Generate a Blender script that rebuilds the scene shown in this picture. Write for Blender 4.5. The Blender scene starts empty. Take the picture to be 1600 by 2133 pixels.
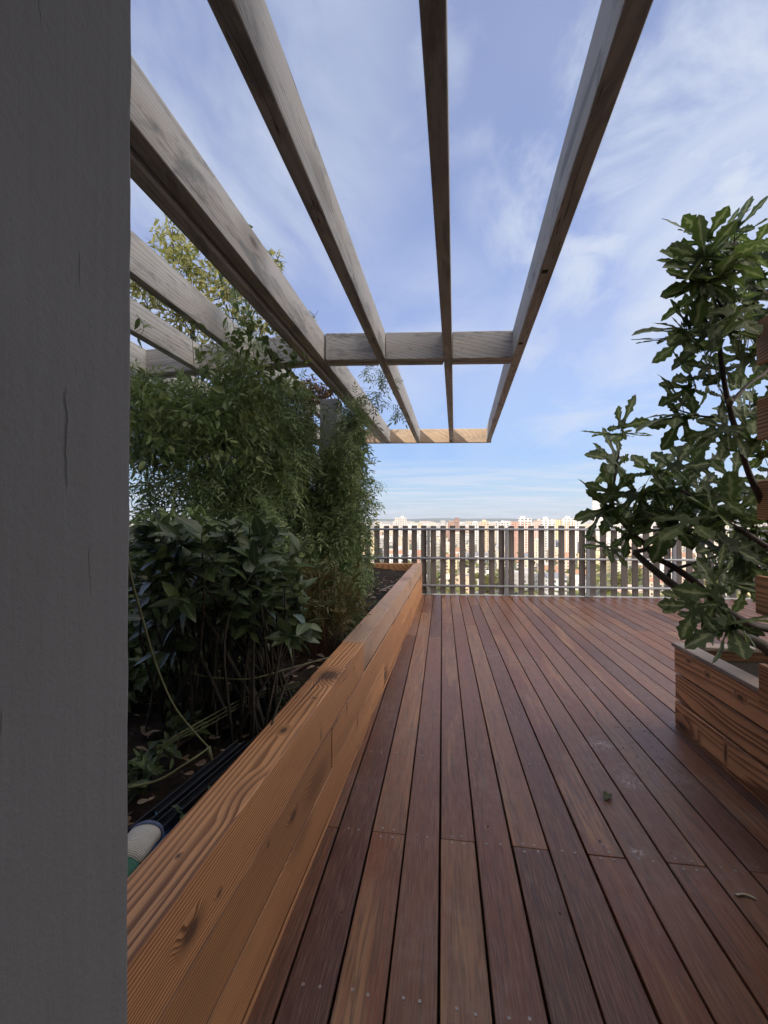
import bpy, math, random
import numpy as np
from mathutils import Vector, Matrix
R = math.radians
C = bpy.context.scene.collection
sc = bpy.context.scene
rng = np.random.default_rng(7)
random.seed(7)

# ------------------------------------------------------------------ camera
H = 1.38
PSI, TH, FPX, PCX, PCY = R(9.61), R(.45), 862., 800., 1076.2
cd = bpy.data.cameras.new('camera'); cam = bpy.data.objects.new('camera', cd); C.objects.link(cam)
cd.sensor_fit = 'HORIZONTAL'; cd.sensor_width = 36; cd.lens = FPX/1600*36
cd.shift_y = (PCY-1066.5)/1600
cd.clip_start = .02; cd.clip_end = 40000
cam.location = (0, 0, H); cam.rotation_euler = (R(90)+TH, 0, PSI)
sc.camera = cam
c_r = np.array([math.cos(PSI), math.sin(PSI), 0])
c_f = np.array([-math.sin(PSI)*math.cos(TH), math.cos(PSI)*math.cos(TH), math.sin(TH)])
c_u = np.cross(c_r, c_f)
def at(x, y, D):            # a point measured on the photograph, at its distance D in metres
    return np.array([0, 0, H]) + D*(c_f + c_r*(x-PCX)/FPX + c_u*(PCY-y)/FPX)

# ------------------------------------------------------------------ light
sc.view_settings.view_transform = 'Standard'; sc.view_settings.look = 'None'
sc.view_settings.gamma = 1; sc.view_settings.use_curve_mapping = False
sc.view_settings.exposure = 0.85
L = Vector((.92, 1.5, -.85)).normalized()
sun_el = math.asin(-L.z)
sd = bpy.data.lights.new('sun', 'SUN'); so = bpy.data.objects.new('sun', sd); C.objects.link(so)
sd.energy = 3.4; sd.angle = R(.5); sd.color = (1, .87, .70)
so.rotation_euler = L.to_track_quat('-Z', 'Y').to_euler(); so.location = (0, -5, 20)
w = bpy.data.worlds.new('World'); sc.world = w; w.use_nodes = True
nt = w.node_tree; nt.nodes.clear()
def N(nt, t, **k):
    n = nt.nodes.new(t)
    for a, b in k.items(): setattr(n, a, b)
    return n
def sky_world():
    l = nt.links.new
    out = N(nt, 'ShaderNodeOutputWorld'); bg = N(nt, 'ShaderNodeBackground'); bg.inputs[1].default_value = .12
    sky = N(nt, 'ShaderNodeTexSky', sky_type='NISHITA', sun_disc=False)
    sky.sun_elevation = sun_el; sky.sun_rotation = math.atan2(-L.x, -L.y)
    sky.altitude = 60; sky.air_density = 1.25; sky.dust_density = .6; sky.ozone_density = 2.0
    tc = N(nt, 'ShaderNodeTexCoord'); sep = N(nt, 'ShaderNodeSeparateXYZ'); l(tc.outputs['Generated'], sep.inputs[0])
    mz = N(nt, 'ShaderNodeMath', operation='MAXIMUM'); l(sep.outputs[2], mz.inputs[0]); mz.inputs[1].default_value = 0
    ad = N(nt, 'ShaderNodeMath', operation='ADD'); l(mz.outputs[0], ad.inputs[0]); ad.inputs[1].default_value = .12
    dv = N(nt, 'ShaderNodeVectorMath', operation='DIVIDE'); cb = N(nt, 'ShaderNodeCombineXYZ')
    for i in range(3): l(ad.outputs[0], cb.inputs[i])
    l(tc.outputs['Generated'], dv.inputs[0]); l(cb.outputs[0], dv.inputs[1])
    def layer(rot, scale, sc3, detail, dist, lo, hi, amt, loc=(0, 0, 0)):
        mp = N(nt, 'ShaderNodeMapping'); mp.inputs['Rotation'].default_value = (0, 0, R(rot)); mp.inputs['Scale'].default_value = sc3
        mp.inputs['Location'].default_value = loc
        l(dv.outputs[0], mp.inputs[0])
        no = N(nt, 'ShaderNodeTexNoise'); l(mp.outputs[0], no.inputs['Vector']); no.inputs['Scale'].default_value = scale
        no.inputs['Detail'].default_value = detail; no.inputs['Roughness'].default_value = .58; no.inputs['Distortion'].default_value = dist
        mr = N(nt, 'ShaderNodeMapRange', interpolation_type='SMOOTHSTEP'); l(no.outputs['Fac'], mr.inputs[0])
        mr.inputs[1].default_value = lo; mr.inputs[2].default_value = hi; mr.inputs[4].default_value = amt
        return mr.outputs[0]
    def pdir(x, y):
        d = c_f+c_r*(x-PCX)/FPX+c_u*(PCY-y)/FPX; return d/np.linalg.norm(d)
    def patch(x, y, r0, r1, amt=1.):        # a region of the sky round one bearing
        dt = N(nt, 'ShaderNodeVectorMath', operation='DOT_PRODUCT'); l(tc.outputs['Generated'], dt.inputs[0]); dt.inputs[1].default_value = tuple(pdir(x, y))
        mr = N(nt, 'ShaderNodeMapRange', interpolation_type='SMOOTHSTEP'); l(dt.outputs['Value'], mr.inputs[0])
        mr.inputs[1].default_value = math.cos(R(r1)); mr.inputs[2].default_value = math.cos(R(r0)); mr.inputs[4].default_value = amt; return mr.outputs[0]
    def M2(op, a, b):
        n = N(nt, 'ShaderNodeMath', operation=op)
        for i, v in enumerate((a, b)):
            if hasattr(v, 'is_linked'): l(v, n.inputs[i])
            else: n.inputs[i].default_value = v
        return n.outputs[0]
    veil = layer(35, .9, (1, .45, 1), 4, .5, .34, .70, .55)
    wisp = layer(18, 3.0, (1, .8, 1), 11, .35, .38, .68, .95, (1.7, .6, 0))
    soft = layer(-25, 1.7, (1, .6, 1), 7, .5, .30, .66, .92, (.4, 3.6, 0))
    low = layer(-8, 2.4, (.35, 1.6, 1), 8, .5, .42, .60, .9)
    wm = M2('MAXIMUM', M2('MAXIMUM', patch(1360, 300, 5, 21), patch(1530, 90, 4, 15, .9)), M2('MAXIMUM', patch(1000, 90, 2, 12, .55), patch(860, 230, 1, 8, .5)))
    vm = M2('MAXIMUM', M2('MAXIMUM', patch(1300, 760, 4, 20, .75), patch(340, 250, 6, 30, .95)), M2('MAXIMUM', patch(1560, 500, 6, 22, .9), patch(880, 700, 2, 14, .45)))
    zl = N(nt, 'ShaderNodeMapRange', interpolation_type='SMOOTHSTEP'); l(sep.outputs[2], zl.inputs[0]); zl.inputs[1].default_value = .02; zl.inputs[2].default_value = .20; zl.inputs[3].default_value = 1; zl.inputs[4].default_value = 0
    m1v = M2('MAXIMUM', M2('MULTIPLY', wisp, wm), M2('MULTIPLY', soft, vm))
    m2v = M2('MAXIMUM', M2('MAXIMUM', m1v, M2('MULTIPLY', veil, .38)), M2('MULTIPLY', low, zl.outputs[0]))
    class _o: outputs = [m2v]
    m2 = _o
    mix = N(nt, 'ShaderNodeMix', data_type='RGBA'); l(m2.outputs[0], mix.inputs['Factor'])
    hs = N(nt, 'ShaderNodeMix', data_type='RGBA', blend_type='MULTIPLY'); hs.inputs['Factor'].default_value = 1
    l(sky.outputs[0], hs.inputs['A']); hs.inputs['B'].default_value = (1.10, .97, 1.06, 1)
    hz = N(nt, 'ShaderNodeMapRange', interpolation_type='SMOOTHSTEP'); l(sep.outputs[2], hz.inputs[0])
    hz.inputs[1].default_value = -.02; hz.inputs[2].default_value = .62; hz.inputs[3].default_value = .93; hz.inputs[4].default_value = .40
    hm = N(nt, 'ShaderNodeMix', data_type='RGBA'); l(hz.outputs[0], hm.inputs['Factor']); l(hs.outputs['Result'], hm.inputs['A'])
    hr = N(nt, 'ShaderNodeValToRGB'); l(mz.outputs[0], hr.inputs[0]); e = hr.color_ramp.elements; e.new(.1); e.new(.3); e.new(.5)
    for i, (p, c) in enumerate([(0, (.56, .68, .78)), (.06, (.40, .62, .87)), (.15, (.26, .47, .88)), (.40, (.315, .385, .71)), (1., (.335, .385, .66))]):
        if i == 4: e = hr.color_ramp.elements
        e[i].position = p; e[i].color = (*c, 1)
    sc5 = N(nt, 'ShaderNodeVectorMath', operation='SCALE'); l(hr.outputs[0], sc5.inputs[0]); sc5.inputs['Scale'].default_value = 4.6
    l(sc5.outputs[0], hm.inputs['B'])
    l(hm.outputs['Result'], mix.inputs['A']); mix.inputs['B'].default_value = (3.35, 3.65, 4.25, 1)
    # added bright patch of sky overhead, out of view, to light the deck
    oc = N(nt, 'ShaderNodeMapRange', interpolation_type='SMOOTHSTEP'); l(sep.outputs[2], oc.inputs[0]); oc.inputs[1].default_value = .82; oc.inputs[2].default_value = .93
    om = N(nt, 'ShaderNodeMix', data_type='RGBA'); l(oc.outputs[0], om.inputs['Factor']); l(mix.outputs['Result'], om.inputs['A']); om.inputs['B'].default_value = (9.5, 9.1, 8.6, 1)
    # second added bright patch, unseen at right, lights the faces turned that way
    az, el = R(108), R(30)
    dt = N(nt, 'ShaderNodeVectorMath', operation='DOT_PRODUCT'); l(tc.outputs['Generated'], dt.inputs[0]); dt.inputs[1].default_value = (math.sin(az)*math.cos(el), math.cos(az)*math.cos(el), math.sin(el))
    sb = N(nt, 'ShaderNodeMapRange', interpolation_type='SMOOTHSTEP'); l(dt.outputs['Value'], sb.inputs[0]); sb.inputs[1].default_value = math.cos(R(46)); sb.inputs[2].default_value = math.cos(R(28))
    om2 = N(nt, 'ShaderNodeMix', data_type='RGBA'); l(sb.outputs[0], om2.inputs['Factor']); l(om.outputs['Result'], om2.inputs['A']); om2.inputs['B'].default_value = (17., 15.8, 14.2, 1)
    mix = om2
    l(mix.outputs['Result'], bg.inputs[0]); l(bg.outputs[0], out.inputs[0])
sky_world()

# ------------------------------------------------------------------ helpers
def lk(o, parent=None):
    C.objects.link(o)
    if parent is not None: o.parent = parent
    return o
def tag(o, label=None, cat=None, group=None, kind=None):
    if label: o['label'] = label
    if cat: o['category'] = cat
    if group: o['group'] = group
    if kind: o['kind'] = kind
    return o
def empty(name, loc=(0, 0, 0), rz=0):
    o = bpy.data.objects.new(name, None); o.location = loc; o.rotation_euler = (0, 0, rz); o.empty_display_size = .1
    return lk(o)
def np_mesh(name, V, F, mat, parent=None, attrs=None, smooth=False):
    """V (n,3); F list of equal-length faces array or list of lists"""
    me = bpy.data.meshes.new(name)
    V = np.asarray(V, dtype=np.float32)
    me.vertices.add(len(V)); me.vertices.foreach_set('co', V.ravel())
    if isinstance(F, np.ndarray):
        k = F.shape[1]; nf = len(F)
        me.loops.add(nf*k); me.loops.foreach_set('vertex_index', F.astype(np.int32).ravel())
        me.polygons.add(nf); me.polygons.foreach_set('loop_start', np.arange(nf, dtype=np.int32)*k)
    else:
        nf = len(F); ls = np.array([len(f) for f in F]); idx = np.concatenate([np.array(f) for f in F])
        me.loops.add(len(idx)); me.loops.foreach_set('vertex_index', idx.astype(np.int32))
        me.polygons.add(nf); me.polygons.foreach_set('loop_start', (np.cumsum(ls)-ls).astype(np.int32))
    me.update(calc_edges=True)
    if attrs:
        for an, (dom, typ, val) in attrs.items():
            at_ = me.attributes.new(an, typ, dom)
            val = np.asarray(val, dtype=np.float32)
            at_.data.foreach_set('color' if 'COLOR' in typ else 'value', val.ravel())
    me.polygons.foreach_set('use_smooth', [smooth]*nf)
    me.validate(clean_customdata=False)
    me.materials.append(mat)
    return lk(bpy.data.objects.new(name, me), parent)
class MB:
    def __init__(s): s.v = []; s.f = []; s.r = []
    def add(s, V, F, rnd=None):
        b = len(s.v); rnd = random.random() if rnd is None else rnd
        s.v += [tuple(p) for p in V]; s.f += [[b+i for i in f] for f in F]; s.r += [rnd]*len(F)
    def box(s, a, b, rnd=None, M=None):
        x0, y0, z0 = a; x1, y1, z1 = b
        V = [(x0,y0,z0),(x1,y0,z0),(x1,y1,z0),(x0,y1,z0),(x0,y0,z1),(x1,y0,z1),(x1,y1,z1),(x0,y1,z1)]
        if M is not None: V = [tuple(M @ Vector(p)) for p in V]
        s.add(V, [(0,3,2,1),(4,5,6,7),(0,1,5,4),(1,2,6,5),(2,3,7,6),(3,0,4,7)], rnd)
    def beam(s, p0, p1, w, h, ch=.003, seg=1, jit=0, rnd=None, up=(0, 0, 1)):
        """bevelled bar from p0 to p1 (centre line), width w across, height h along up"""
        p0 = Vector(p0); p1 = Vector(p1); d = (p1-p0).normalized(); side = d.cross(Vector(up)).normalized(); u = side.cross(d)
        hw, hh = w/2, h/2
        pr = [(-hw+ch,-hh),(hw-ch,-hh),(hw,-hh+ch),(hw,hh-ch),(hw-ch,hh),(-hw+ch,hh),(-hw,hh-ch),(-hw,-hh+ch)]
        V = []; F = []
        ts = [0]+[ch/(p1-p0).length]+[i/seg for i in range(1, seg)]+[1-ch/(p1-p0).length, 1]
        for k, t in enumerate(ts):
            c = p0.lerp(p1, t); sh = 1-(ch*.9/min(hw, hh) if k in (0, len(ts)-1) else 0)
            jx, jz = (random.uniform(-jit, jit), random.uniform(-jit, jit)) if 0 < k < len(ts)-1 else (0, 0)
            for a, b in pr: V.append(c + side*(a*sh+jx) + u*(b*sh+jz))
        n = len(ts)
        for k in range(n-1):
            for i in range(8): F.append((k*8+i, k*8+(i+1) % 8, (k+1)*8+(i+1) % 8, (k+1)*8+i))
        F.append(tuple(range(7, -1, -1))); F.append(tuple((n-1)*8+i for i in range(8)))
        s.add(V, F, rnd)
    def tube(s, pts, r0, r1=None, n=7, rnd=None, smoothpts=0):
        P = [np.array(p, float) for p in pts]
        if smoothpts: P = catmull(P, smoothpts)
        r1 = r0 if r1 is None else r1
        V = []; F = []; m = len(P); ref = np.array([.3, .2, 1.])
        for k, p in enumerate(P):
            t = P[min(k+1, m-1)]-P[max(k-1, 0)]; t = t/(np.linalg.norm(t)+1e-9)
            a = np.cross(t, ref); a /= np.linalg.norm(a)+1e-9; b = np.cross(t, a)
            r = r0+(r1-r0)*k/(m-1)
            for i in range(n):
                an = 2*math.pi*i/n; V.append(p+a*r*math.cos(an)+b*r*math.sin(an))
        for k in range(m-1):
            for i in range(n): F.append((k*n+i, k*n+(i+1) % n, (k+1)*n+(i+1) % n, (k+1)*n+i))
        F.append(tuple(range(n-1, -1, -1))); F.append(tuple((m-1)*n+i for i in range(n)))
        s.add(V, F, rnd)
    def build(s, name, mat, parent=None, smooth=False):
        o = np_mesh(name, s.v, s.f, mat, parent, {'rnd': ('FACE', 'FLOAT', s.r)}, smooth)
        return o
def catmull(P, n):
    out = []
    Q = [2*P[0]-P[1]]+P+[2*P[-1]-P[-2]]
    for i in range(1, len(Q)-2):
        for k in range(n):
            t = k/n
            out.append(.5*((2*Q[i])+(-Q[i-1]+Q[i+1])*t+(2*Q[i-1]-5*Q[i]+4*Q[i+1]-Q[i+2])*t*t+(-Q[i-1]+3*Q[i]-3*Q[i+1]+Q[i+2])*t**3))
    out.append(P[-1]); return out

# ------------------------------------------------------------------ materials
def mat(name):
    m = bpy.data.materials.new(name); m.use_nodes = True; t = m.node_tree
    return m, t, t.nodes['Principled BSDF'], t.links.new
def ramp(t, stops):
    n = N(t, 'ShaderNodeValToRGB'); e = n.color_ramp.elements
    while len(e) < len(stops): e.new(.5)
    for i, (p, c) in enumerate(stops): e[i].position = p; e[i].color = (*c, 1)
    return n
def mth(t, op, a, b=None, c=None, clamp=False):
    n = N(t, 'ShaderNodeMath', operation=op); n.use_clamp = clamp
    for i, v in enumerate((a, b, c)):
        if v is None: continue
        if hasattr(v, 'is_linked'): t.links.new(v, n.inputs[i])
        else: n.inputs[i].default_value = v
    return n.outputs[0]
def vmul(t, v, k):
    n = N(t, 'ShaderNodeVectorMath', operation='MULTIPLY'); t.links.new(v, n.inputs[0]); n.inputs[1].default_value = k; return n.outputs[0]
def noise(t, v, scale, detail=4, rough=.55, dist=0):
    n = N(t, 'ShaderNodeTexNoise'); t.links.new(v, n.inputs['Vector']); n.inputs['Scale'].default_value = scale
    n.inputs['Detail'].default_value = detail; n.inputs['Roughness'].default_value = rough; n.inputs['Distortion'].default_value = dist
    return n.outputs['Fac']
def mixc(t, f, a, b, mode='MIX'):
    n = N(t, 'ShaderNodeMix', data_type='RGBA', blend_type=mode)
    for k, v in (('Factor', f), ('A', a), ('B', b)):
        if hasattr(v, 'is_linked'): t.links.new(v, n.inputs[k])
        else: n.inputs[k].default_value = (v if k == 'Factor' else (*v, 1))
    return n.outputs['Result']
def mrange(t, v, a, b, c=0., d=1.):
    n = N(t, 'ShaderNodeMapRange', interpolation_type='SMOOTHSTEP'); t.links.new(v, n.inputs[0])
    for i, x in enumerate((a, b, c, d)): n.inputs[i+1].default_value = x
    return n.outputs[0]
def bump(t, b, h, s, d):
    n = N(t, 'ShaderNodeBump'); t.links.new(h, n.inputs['Height']); n.inputs['Strength'].default_value = s; n.inputs['Distance'].default_value = d
    t.links.new(n.outputs[0], b.inputs['Normal'])
def attr(t, name):
    n = N(t, 'ShaderNodeAttribute'); n.attribute_name = name; return n

def wood(name, light, dark, ring=.010, grey=None, greyamt=0, knot=(.06, .03, .02), knot_scale=2.2, rough=.6, contrast=1., axis=1, hue=.12, cracks=0., wav=.17, stain=0., pith=(0., 0.), knots=()):
    """solid timber: growth rings round a pith that lies beside each board; grain runs along the local axis"""
    m, t, b, l = mat(name)
    tc = N(t, 'ShaderNodeTexCoord'); rn = attr(t, 'rnd').outputs['Fac']
    off = N(t, 'ShaderNodeCombineXYZ')
    l(mth(t, 'MULTIPLY', rn, 13.7), off.inputs[0]); l(mth(t, 'MULTIPLY', rn, 31.3), off.inputs[1]); l(mth(t, 'MULTIPLY', rn, 7.9), off.inputs[2])
    ao = N(t, 'ShaderNodeVectorMath', operation='ADD'); l(tc.outputs['Object'], ao.inputs[0]); l(off.outputs[0], ao.inputs[1])
    sq = [1., 1., 1.]; sq[axis] = .10
    v = vmul(t, ao.outputs[0], tuple(sq))
    # pith position varies per board
    sep = N(t, 'ShaderNodeSeparateXYZ'); l(tc.outputs['Object'], sep.inputs[0])
    ax = [i for i in range(3) if i != axis]
    wob = noise(t, v, 3.0, 2, .5); wob2 = noise(t, v, 11.0, 3, .5)
    kv = N(t, 'ShaderNodeTexVoronoi'); ks = [1., 1., 1.]; ks[axis] = .45
    l(vmul(t, ao.outputs[0], tuple(ks)), kv.inputs['Vector']); kv.inputs['Scale'].default_value = knot_scale
    kd = kv.outputs['Distance']
    kn = mrange(t, kd, .12, .30, 1., 0.)
    core = mrange(t, kd, .075, .125, 1., 0.)
    for (kx, ky, kz, sx, sy, sz) in knots:      # knots and resin pockets at their own places
        dv = N(t, 'ShaderNodeVectorMath', operation='SUBTRACT'); l(tc.outputs['Object'], dv.inputs[0]); dv.inputs[1].default_value = (kx, ky, kz)
        ln = N(t, 'ShaderNodeVectorMath', operation='LENGTH'); l(vmul(t, dv.outputs[0], (1/sx, 1/sy, 1/sz)), ln.inputs[0])
        kn = mth(t, 'MAXIMUM', kn, mrange(t, ln.outputs['Value'], .7, 2.2, 1., 0.)); core = mth(t, 'MAXIMUM', core, mrange(t, ln.outputs['Value'], .5, 1.05, .8, 0.))
    px = mth(t, 'ADD', sep.outputs[ax[0]], mth(t, 'SUBTRACT', mth(t, 'MULTIPLY', rn, .34), .30-pith[0]))
    pz = mth(t, 'ADD', sep.outputs[ax[1]], mth(t, 'SUBTRACT', mth(t, 'MULTIPLY', mth(t, 'FRACT', mth(t, 'MULTIPLY', rn, 7.13)), .5), .85-pith[1]))
    r2 = mth(t, 'SQRT', mth(t, 'ADD', mth(t, 'MULTIPLY', px, px), mth(t, 'MULTIPLY', pz, pz)))
    r2 = mth(t, 'ADD', r2, mth(t, 'MULTIPLY', wob, wav)); r2 = mth(t, 'ADD', r2, mth(t, 'MULTIPLY', wob2, .018))
    r2 = mth(t, 'ADD', r2, mth(t, 'MULTIPLY', kn, .022))
    fr = mth(t, 'FRACT', mth(t, 'DIVIDE', r2, mth(t, 'MULTIPLY', mth(t, 'ADD', .75, mth(t, 'MULTIPLY', mth(t, 'FRACT', mth(t, 'MULTIPLY', rn, 3.37)), .7)), ring)))
    band = ramp(t, [(0, (0, 0, 0)), (.38, (.12, .12, .12)), (.66, (.8, .8, .8)), (.82, (1, 1, 1)), (.93, (.9, .9, .9)), (1, (0, 0, 0))]); l(fr, band.inputs[0])
    fine = [160., 160., 160.]; fine[axis] = 3.
    fib = noise(t, vmul(t, ao.outputs[0], tuple(fine)), 1., 3, .6)
    big = noise(t, v, 7., 3, .6)
    f = mth(t, 'MULTIPLY', band.outputs[0], mth(t, 'MULTIPLY', mrange(t, big, .28, .58, .55, 1.), contrast))
    col = mixc(t, f, light, dark)
    col = mixc(t, mrange(t, fib, .35, .7, 0., .35), col, tuple(c*.55 for c in light))
    tone = mixc(t, rn, tuple(1-hue*x for x in (1, 1.2, 1.4)), (1+hue*.6, 1+hue*.4, 1+hue*.2))
    col = mixc(t, 1., col, tone, 'MULTIPLY')
    if grey:
        g = mixc(t, mth(t, 'MULTIPLY', band.outputs[0], .45), grey, tuple(c*.55 for c in grey))
        st = [2., 2., 2.]; st[axis] = .5
        gm = mrange(t, noise(t, vmul(t, ao.outputs[0], tuple(st)), 4., 5, .6), .30, .62, greyamt*.65, greyamt)
        col = mixc(t, gm, col, g)
    if stain:
        s1 = [5., 5., 5.]; s1[axis] = 1.1
        sm = mrange(t, noise(t, vmul(t, ao.outputs[0], tuple(s1)), 1.6, 6, .68, .6), .50, .66, 0., stain)
        col = mixc(t, sm, col, tuple(c*.42 for c in (grey or light)))
        pk = noise(t, vmul(t, ao.outputs[0], tuple(3*x for x in s1)), 2., 5, .7)
        col = mixc(t, mrange(t, pk, .56, .70, 0., stain*.7), col, tuple(c*.35 for c in (grey or light)))
    col = mixc(t, mth(t, 'MULTIPLY', kn, .45), col, tuple(c*.5 for c in dark)); col = mixc(t, core, col, knot)
    hgt = mth(t, 'ADD', mth(t, 'MULTIPLY', band.outputs[0], -.6), mth(t, 'MULTIPLY', fib, .5))
    if cracks:
        cs = [26., 26., 26.]; cs[axis] = .7
        ck = noise(t, vmul(t, ao.outputs[0], tuple(cs)), 1., 2, .4, .2)
        cm = mrange(t, mth(t, 'ABSOLUTE', mth(t, 'SUBTRACT', ck, .5)), .0, .010, 1., 0.)
        cm = mth(t, 'MULTIPLY', cm, mrange(t, noise(t, v, 9., 2), .50, .60, 0., cracks))
        col = mixc(t, cm, col, tuple(c*.25 for c in dark)); hgt = mth(t, 'SUBTRACT', hgt, mth(t, 'MULTIPLY', cm, 2.))
    l(col, b.inputs['Base Color']); b.inputs['Roughness'].default_value = rough
    bump(t, b, hgt, .5, .0015)
    return m

def deck_wood():
    m, t, b, l = mat('tropical_deck_wood')
    tc = N(t, 'ShaderNodeTexCoord'); rn = attr(t, 'rnd').outputs['Fac']
    off = N(t, 'ShaderNodeCombineXYZ')
    l(mth(t, 'MULTIPLY', rn, 17.7), off.inputs[0]); l(mth(t, 'MULTIPLY', rn, 41.3), off.inputs[1])
    ao = N(t, 'ShaderNodeVectorMath', operation='ADD'); l(tc.outputs['Object'], ao.inputs[0]); l(off.outputs[0], ao.inputs[1]); P = ao.outputs[0]
    base = ramp(t, [(0, (.068, .024, .017)), (.22, (.155, .050, .022)), (.45, (.205, .076, .030)), (.62, (.105, .038, .023)), (.8, (.165, .068, .035)), (1, (.205, .098, .048))])
    l(rn, base.inputs[0]); col = base.outputs[0]
    big = noise(t, vmul(t, P, (7., .9, 1.)), 1., 4, .6, .6)
    r2 = mth(t, 'FRACT', mth(t, 'MULTIPLY', rn, 9.31))
    gold = mth(t, 'MULTIPLY', mrange(t, big, .44, .62), mrange(t, r2, .45, .95, .06, .8))
    fib = noise(t, vmul(t, P, (70., 2.4, 1.)), 1., 4, .65, 1.2)
    fibf = noise(t, vmul(t, P, (330., 9., 1.)), 1., 3, .6, .3)
    col = mixc(t, gold, col, (.34, .18, .08))
    dk = mth(t, 'MULTIPLY', mrange(t, fib, .44, .60, 0., .75), mrange(t, big, .3, .65, .4, 1.))
    col = mixc(t, dk, col, (.050, .026, .022))
    redm = mrange(t, noise(t, vmul(t, P, (4., .5, 1.)), 1., 2, .5), .55, .75, 0., .45)
    col = mixc(t, redm, col, (.17, .060, .030))
    col = mixc(t, mrange(t, fibf, .42, .66, 0., .34), col, (.30, .19, .13))
    # dusty footmarks and dried splashes
    W = tc.outputs['Object']
    d1 = noise(t, W, 1.3, 5, .6); d2 = noise(t, W, 16., 6, .7)
    dust = mth(t, 'MULTIPLY', mrange(t, d1, .42, .72), mrange(t, d2, .40, .68, .08, .38))
    col = mixc(t, dust, col, (.27, .235, .25))
    for (x, y, s) in ((.80, 1.86, .045), (.68, 1.88, .02), (.98, 2.35, .10), (1.03, 1.80, .018), (.95, 2.72, .12), (1.2, 3.6, .07)):
        g = N(t, 'ShaderNodeVectorMath', operation='DISTANCE'); l(W, g.inputs[0]); g.inputs[1].default_value = (x, y, 0)
        k = mrange(t, g.outputs['Value'], 0., s, 1., 0.)
        k = mth(t, 'MULTIPLY', k, mrange(t, noise(t, W, 34., 5, .75, 2.), .48, .66, 0., .75))
        col = mixc(t, k, col, (.55, .54, .56))
    l(col, b.inputs['Base Color'])
    rr = mth(t, 'ADD', mrange(t, d1, .3, .7, .27, .42), mth(t, 'MULTIPLY', fibf, .12)); l(rr, b.inputs['Roughness'])
    b.inputs['Specular IOR Level'].default_value = .42
    bump(t, b, mth(t, 'ADD', fibf, mth(t, 'MULTIPLY', fib, .6)), .35, .0008)
    return m
def plain(name, col, rough=.6, metal=0, var=.0, vs=20., bmp=0., bs=200., spec=.5, scale3=(1, 1, 1), col2=None):
    m, t, b, l = mat(name)
    tc = N(t, 'ShaderNodeTexCoord'); v = vmul(t, tc.outputs['Object'], scale3)
    n = noise(t, v, vs, 5, .6)
    c2 = col2 or tuple(c*(1-var) for c in col)
    l(mixc(t, mrange(t, n, .3, .7), col, c2), b.inputs['Base Color'])
    b.inputs['Roughness'].default_value = rough; b.inputs['Metallic'].default_value = metal; b.inputs['Specular IOR Level'].default_value = spec
    if bmp: bump(t, b, noise(t, v, bs, 4, .6), bmp, .003)
    return m
def leaf_mat(name, cols, vein=None, trans=.35, rough=.45, tcol=None, spec=.5):
    m, t, b, l = mat(name)
    rn = attr(t, 'rnd').outputs['Fac']; rp = ramp(t, cols); l(rn, rp.inputs[0]); col = rp.outputs[0]
    tc = N(t, 'ShaderNodeTexCoord')
    col = mixc(t, mrange(t, noise(t, tc.outputs['Object'], 40., 3), .3, .7, 0., .25), col, (.02, .03, .012))
    if vein:
        vv = attr(t, 'vein').outputs['Fac']; col = mixc(t, mrange(t, vv, .80, .94, 0., .85), col, vein)
    l(col, b.inputs['Base Color']); b.inputs['Roughness'].default_value = rough; b.inputs['Specular IOR Level'].default_value = spec
    tr = N(t, 'ShaderNodeBsdfTranslucent'); mx = N(t, 'ShaderNodeMixShader'); mx.inputs[0].default_value = trans
    if tcol: l(mixc(t, .5, col, tcol), tr.inputs[0])
    else: l(col, tr.inputs[0])
    out = t.nodes['Material Output']; l(b.outputs[0], mx.inputs[1]); l(tr.outputs[0], mx.inputs[2]); l(mx.outputs[0], out.inputs[0])
    return m

M_larch = wood('larch', (.60, .315, .155), (.115, .038, .015), ring=.0088, wav=.085, pith=(1.35, 1.1), knots=[(-0.572, 1.427, 0.311, 0.03, 0.03, 0.016), (-0.572, 2.43, 0.179, 0.03, 0.012, 0.045), (-0.572, 1.731, 0.449, 0.03, 0.006, 0.03), (-0.572, 0.941, 0.464, 0.03, 0.012, 0.006), (-0.572, 0.829, 0.479, 0.03, 0.035, 0.022), (-0.572, 4.274, -0.2, 0.03, 0.02, 0.02), (-0.572, 1.222, 0.365, 0.03, 0.01, 0.006), (-0.572, 2.171, 0.38, 0.03, 0.008, 0.04), (-0.631, 1.469, 0.592, 0.012, 0.022, 0.02), (-0.625, 2.02, 0.592, 0.05, 0.07, 0.02), (-0.636, 0.88, 0.592, 0.005, 0.006, 0.02), (-0.609, 1.755, 0.592, 0.008, 0.012, 0.02)], stain=.40, cracks=.9, rough=.55, knot_scale=3.1, hue=.26)
M_larch_far = wood('larch_weathered', (.56, .31, .17), (.20, .085, .042), ring=.0088, wav=.085, pith=(1.35, 1.1), stain=.35, grey=(.36, .28, .24), greyamt=.55, rough=.6, knot_scale=2.0)
M_larch_x = wood('larch_cross', (.44, .23, .105), (.20, .085, .04), ring=.011, rough=.55, axis=0)
M_pallet = wood('larch_brown', (.66, .36, .19), (.14, .048, .020), ring=.0125, wav=.20, stain=.35, pith=(1.0, .55), knots=((0., -.35, .47, .03, .022, .012), (0., -.62, .45, .03, .03, .014), (0., -.50, .10, .03, .010, .05), (0., -.16, .49, .03, .02, .010)), rough=.6, knot_scale=2.6, hue=.2)
M_cap = wood('larch_silvered_cap', (.36, .20, .11), (.17, .08, .05), ring=.012, grey=(.36, .35, .33), greyamt=.60, rough=.75, stain=.7, cracks=.8)
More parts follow.
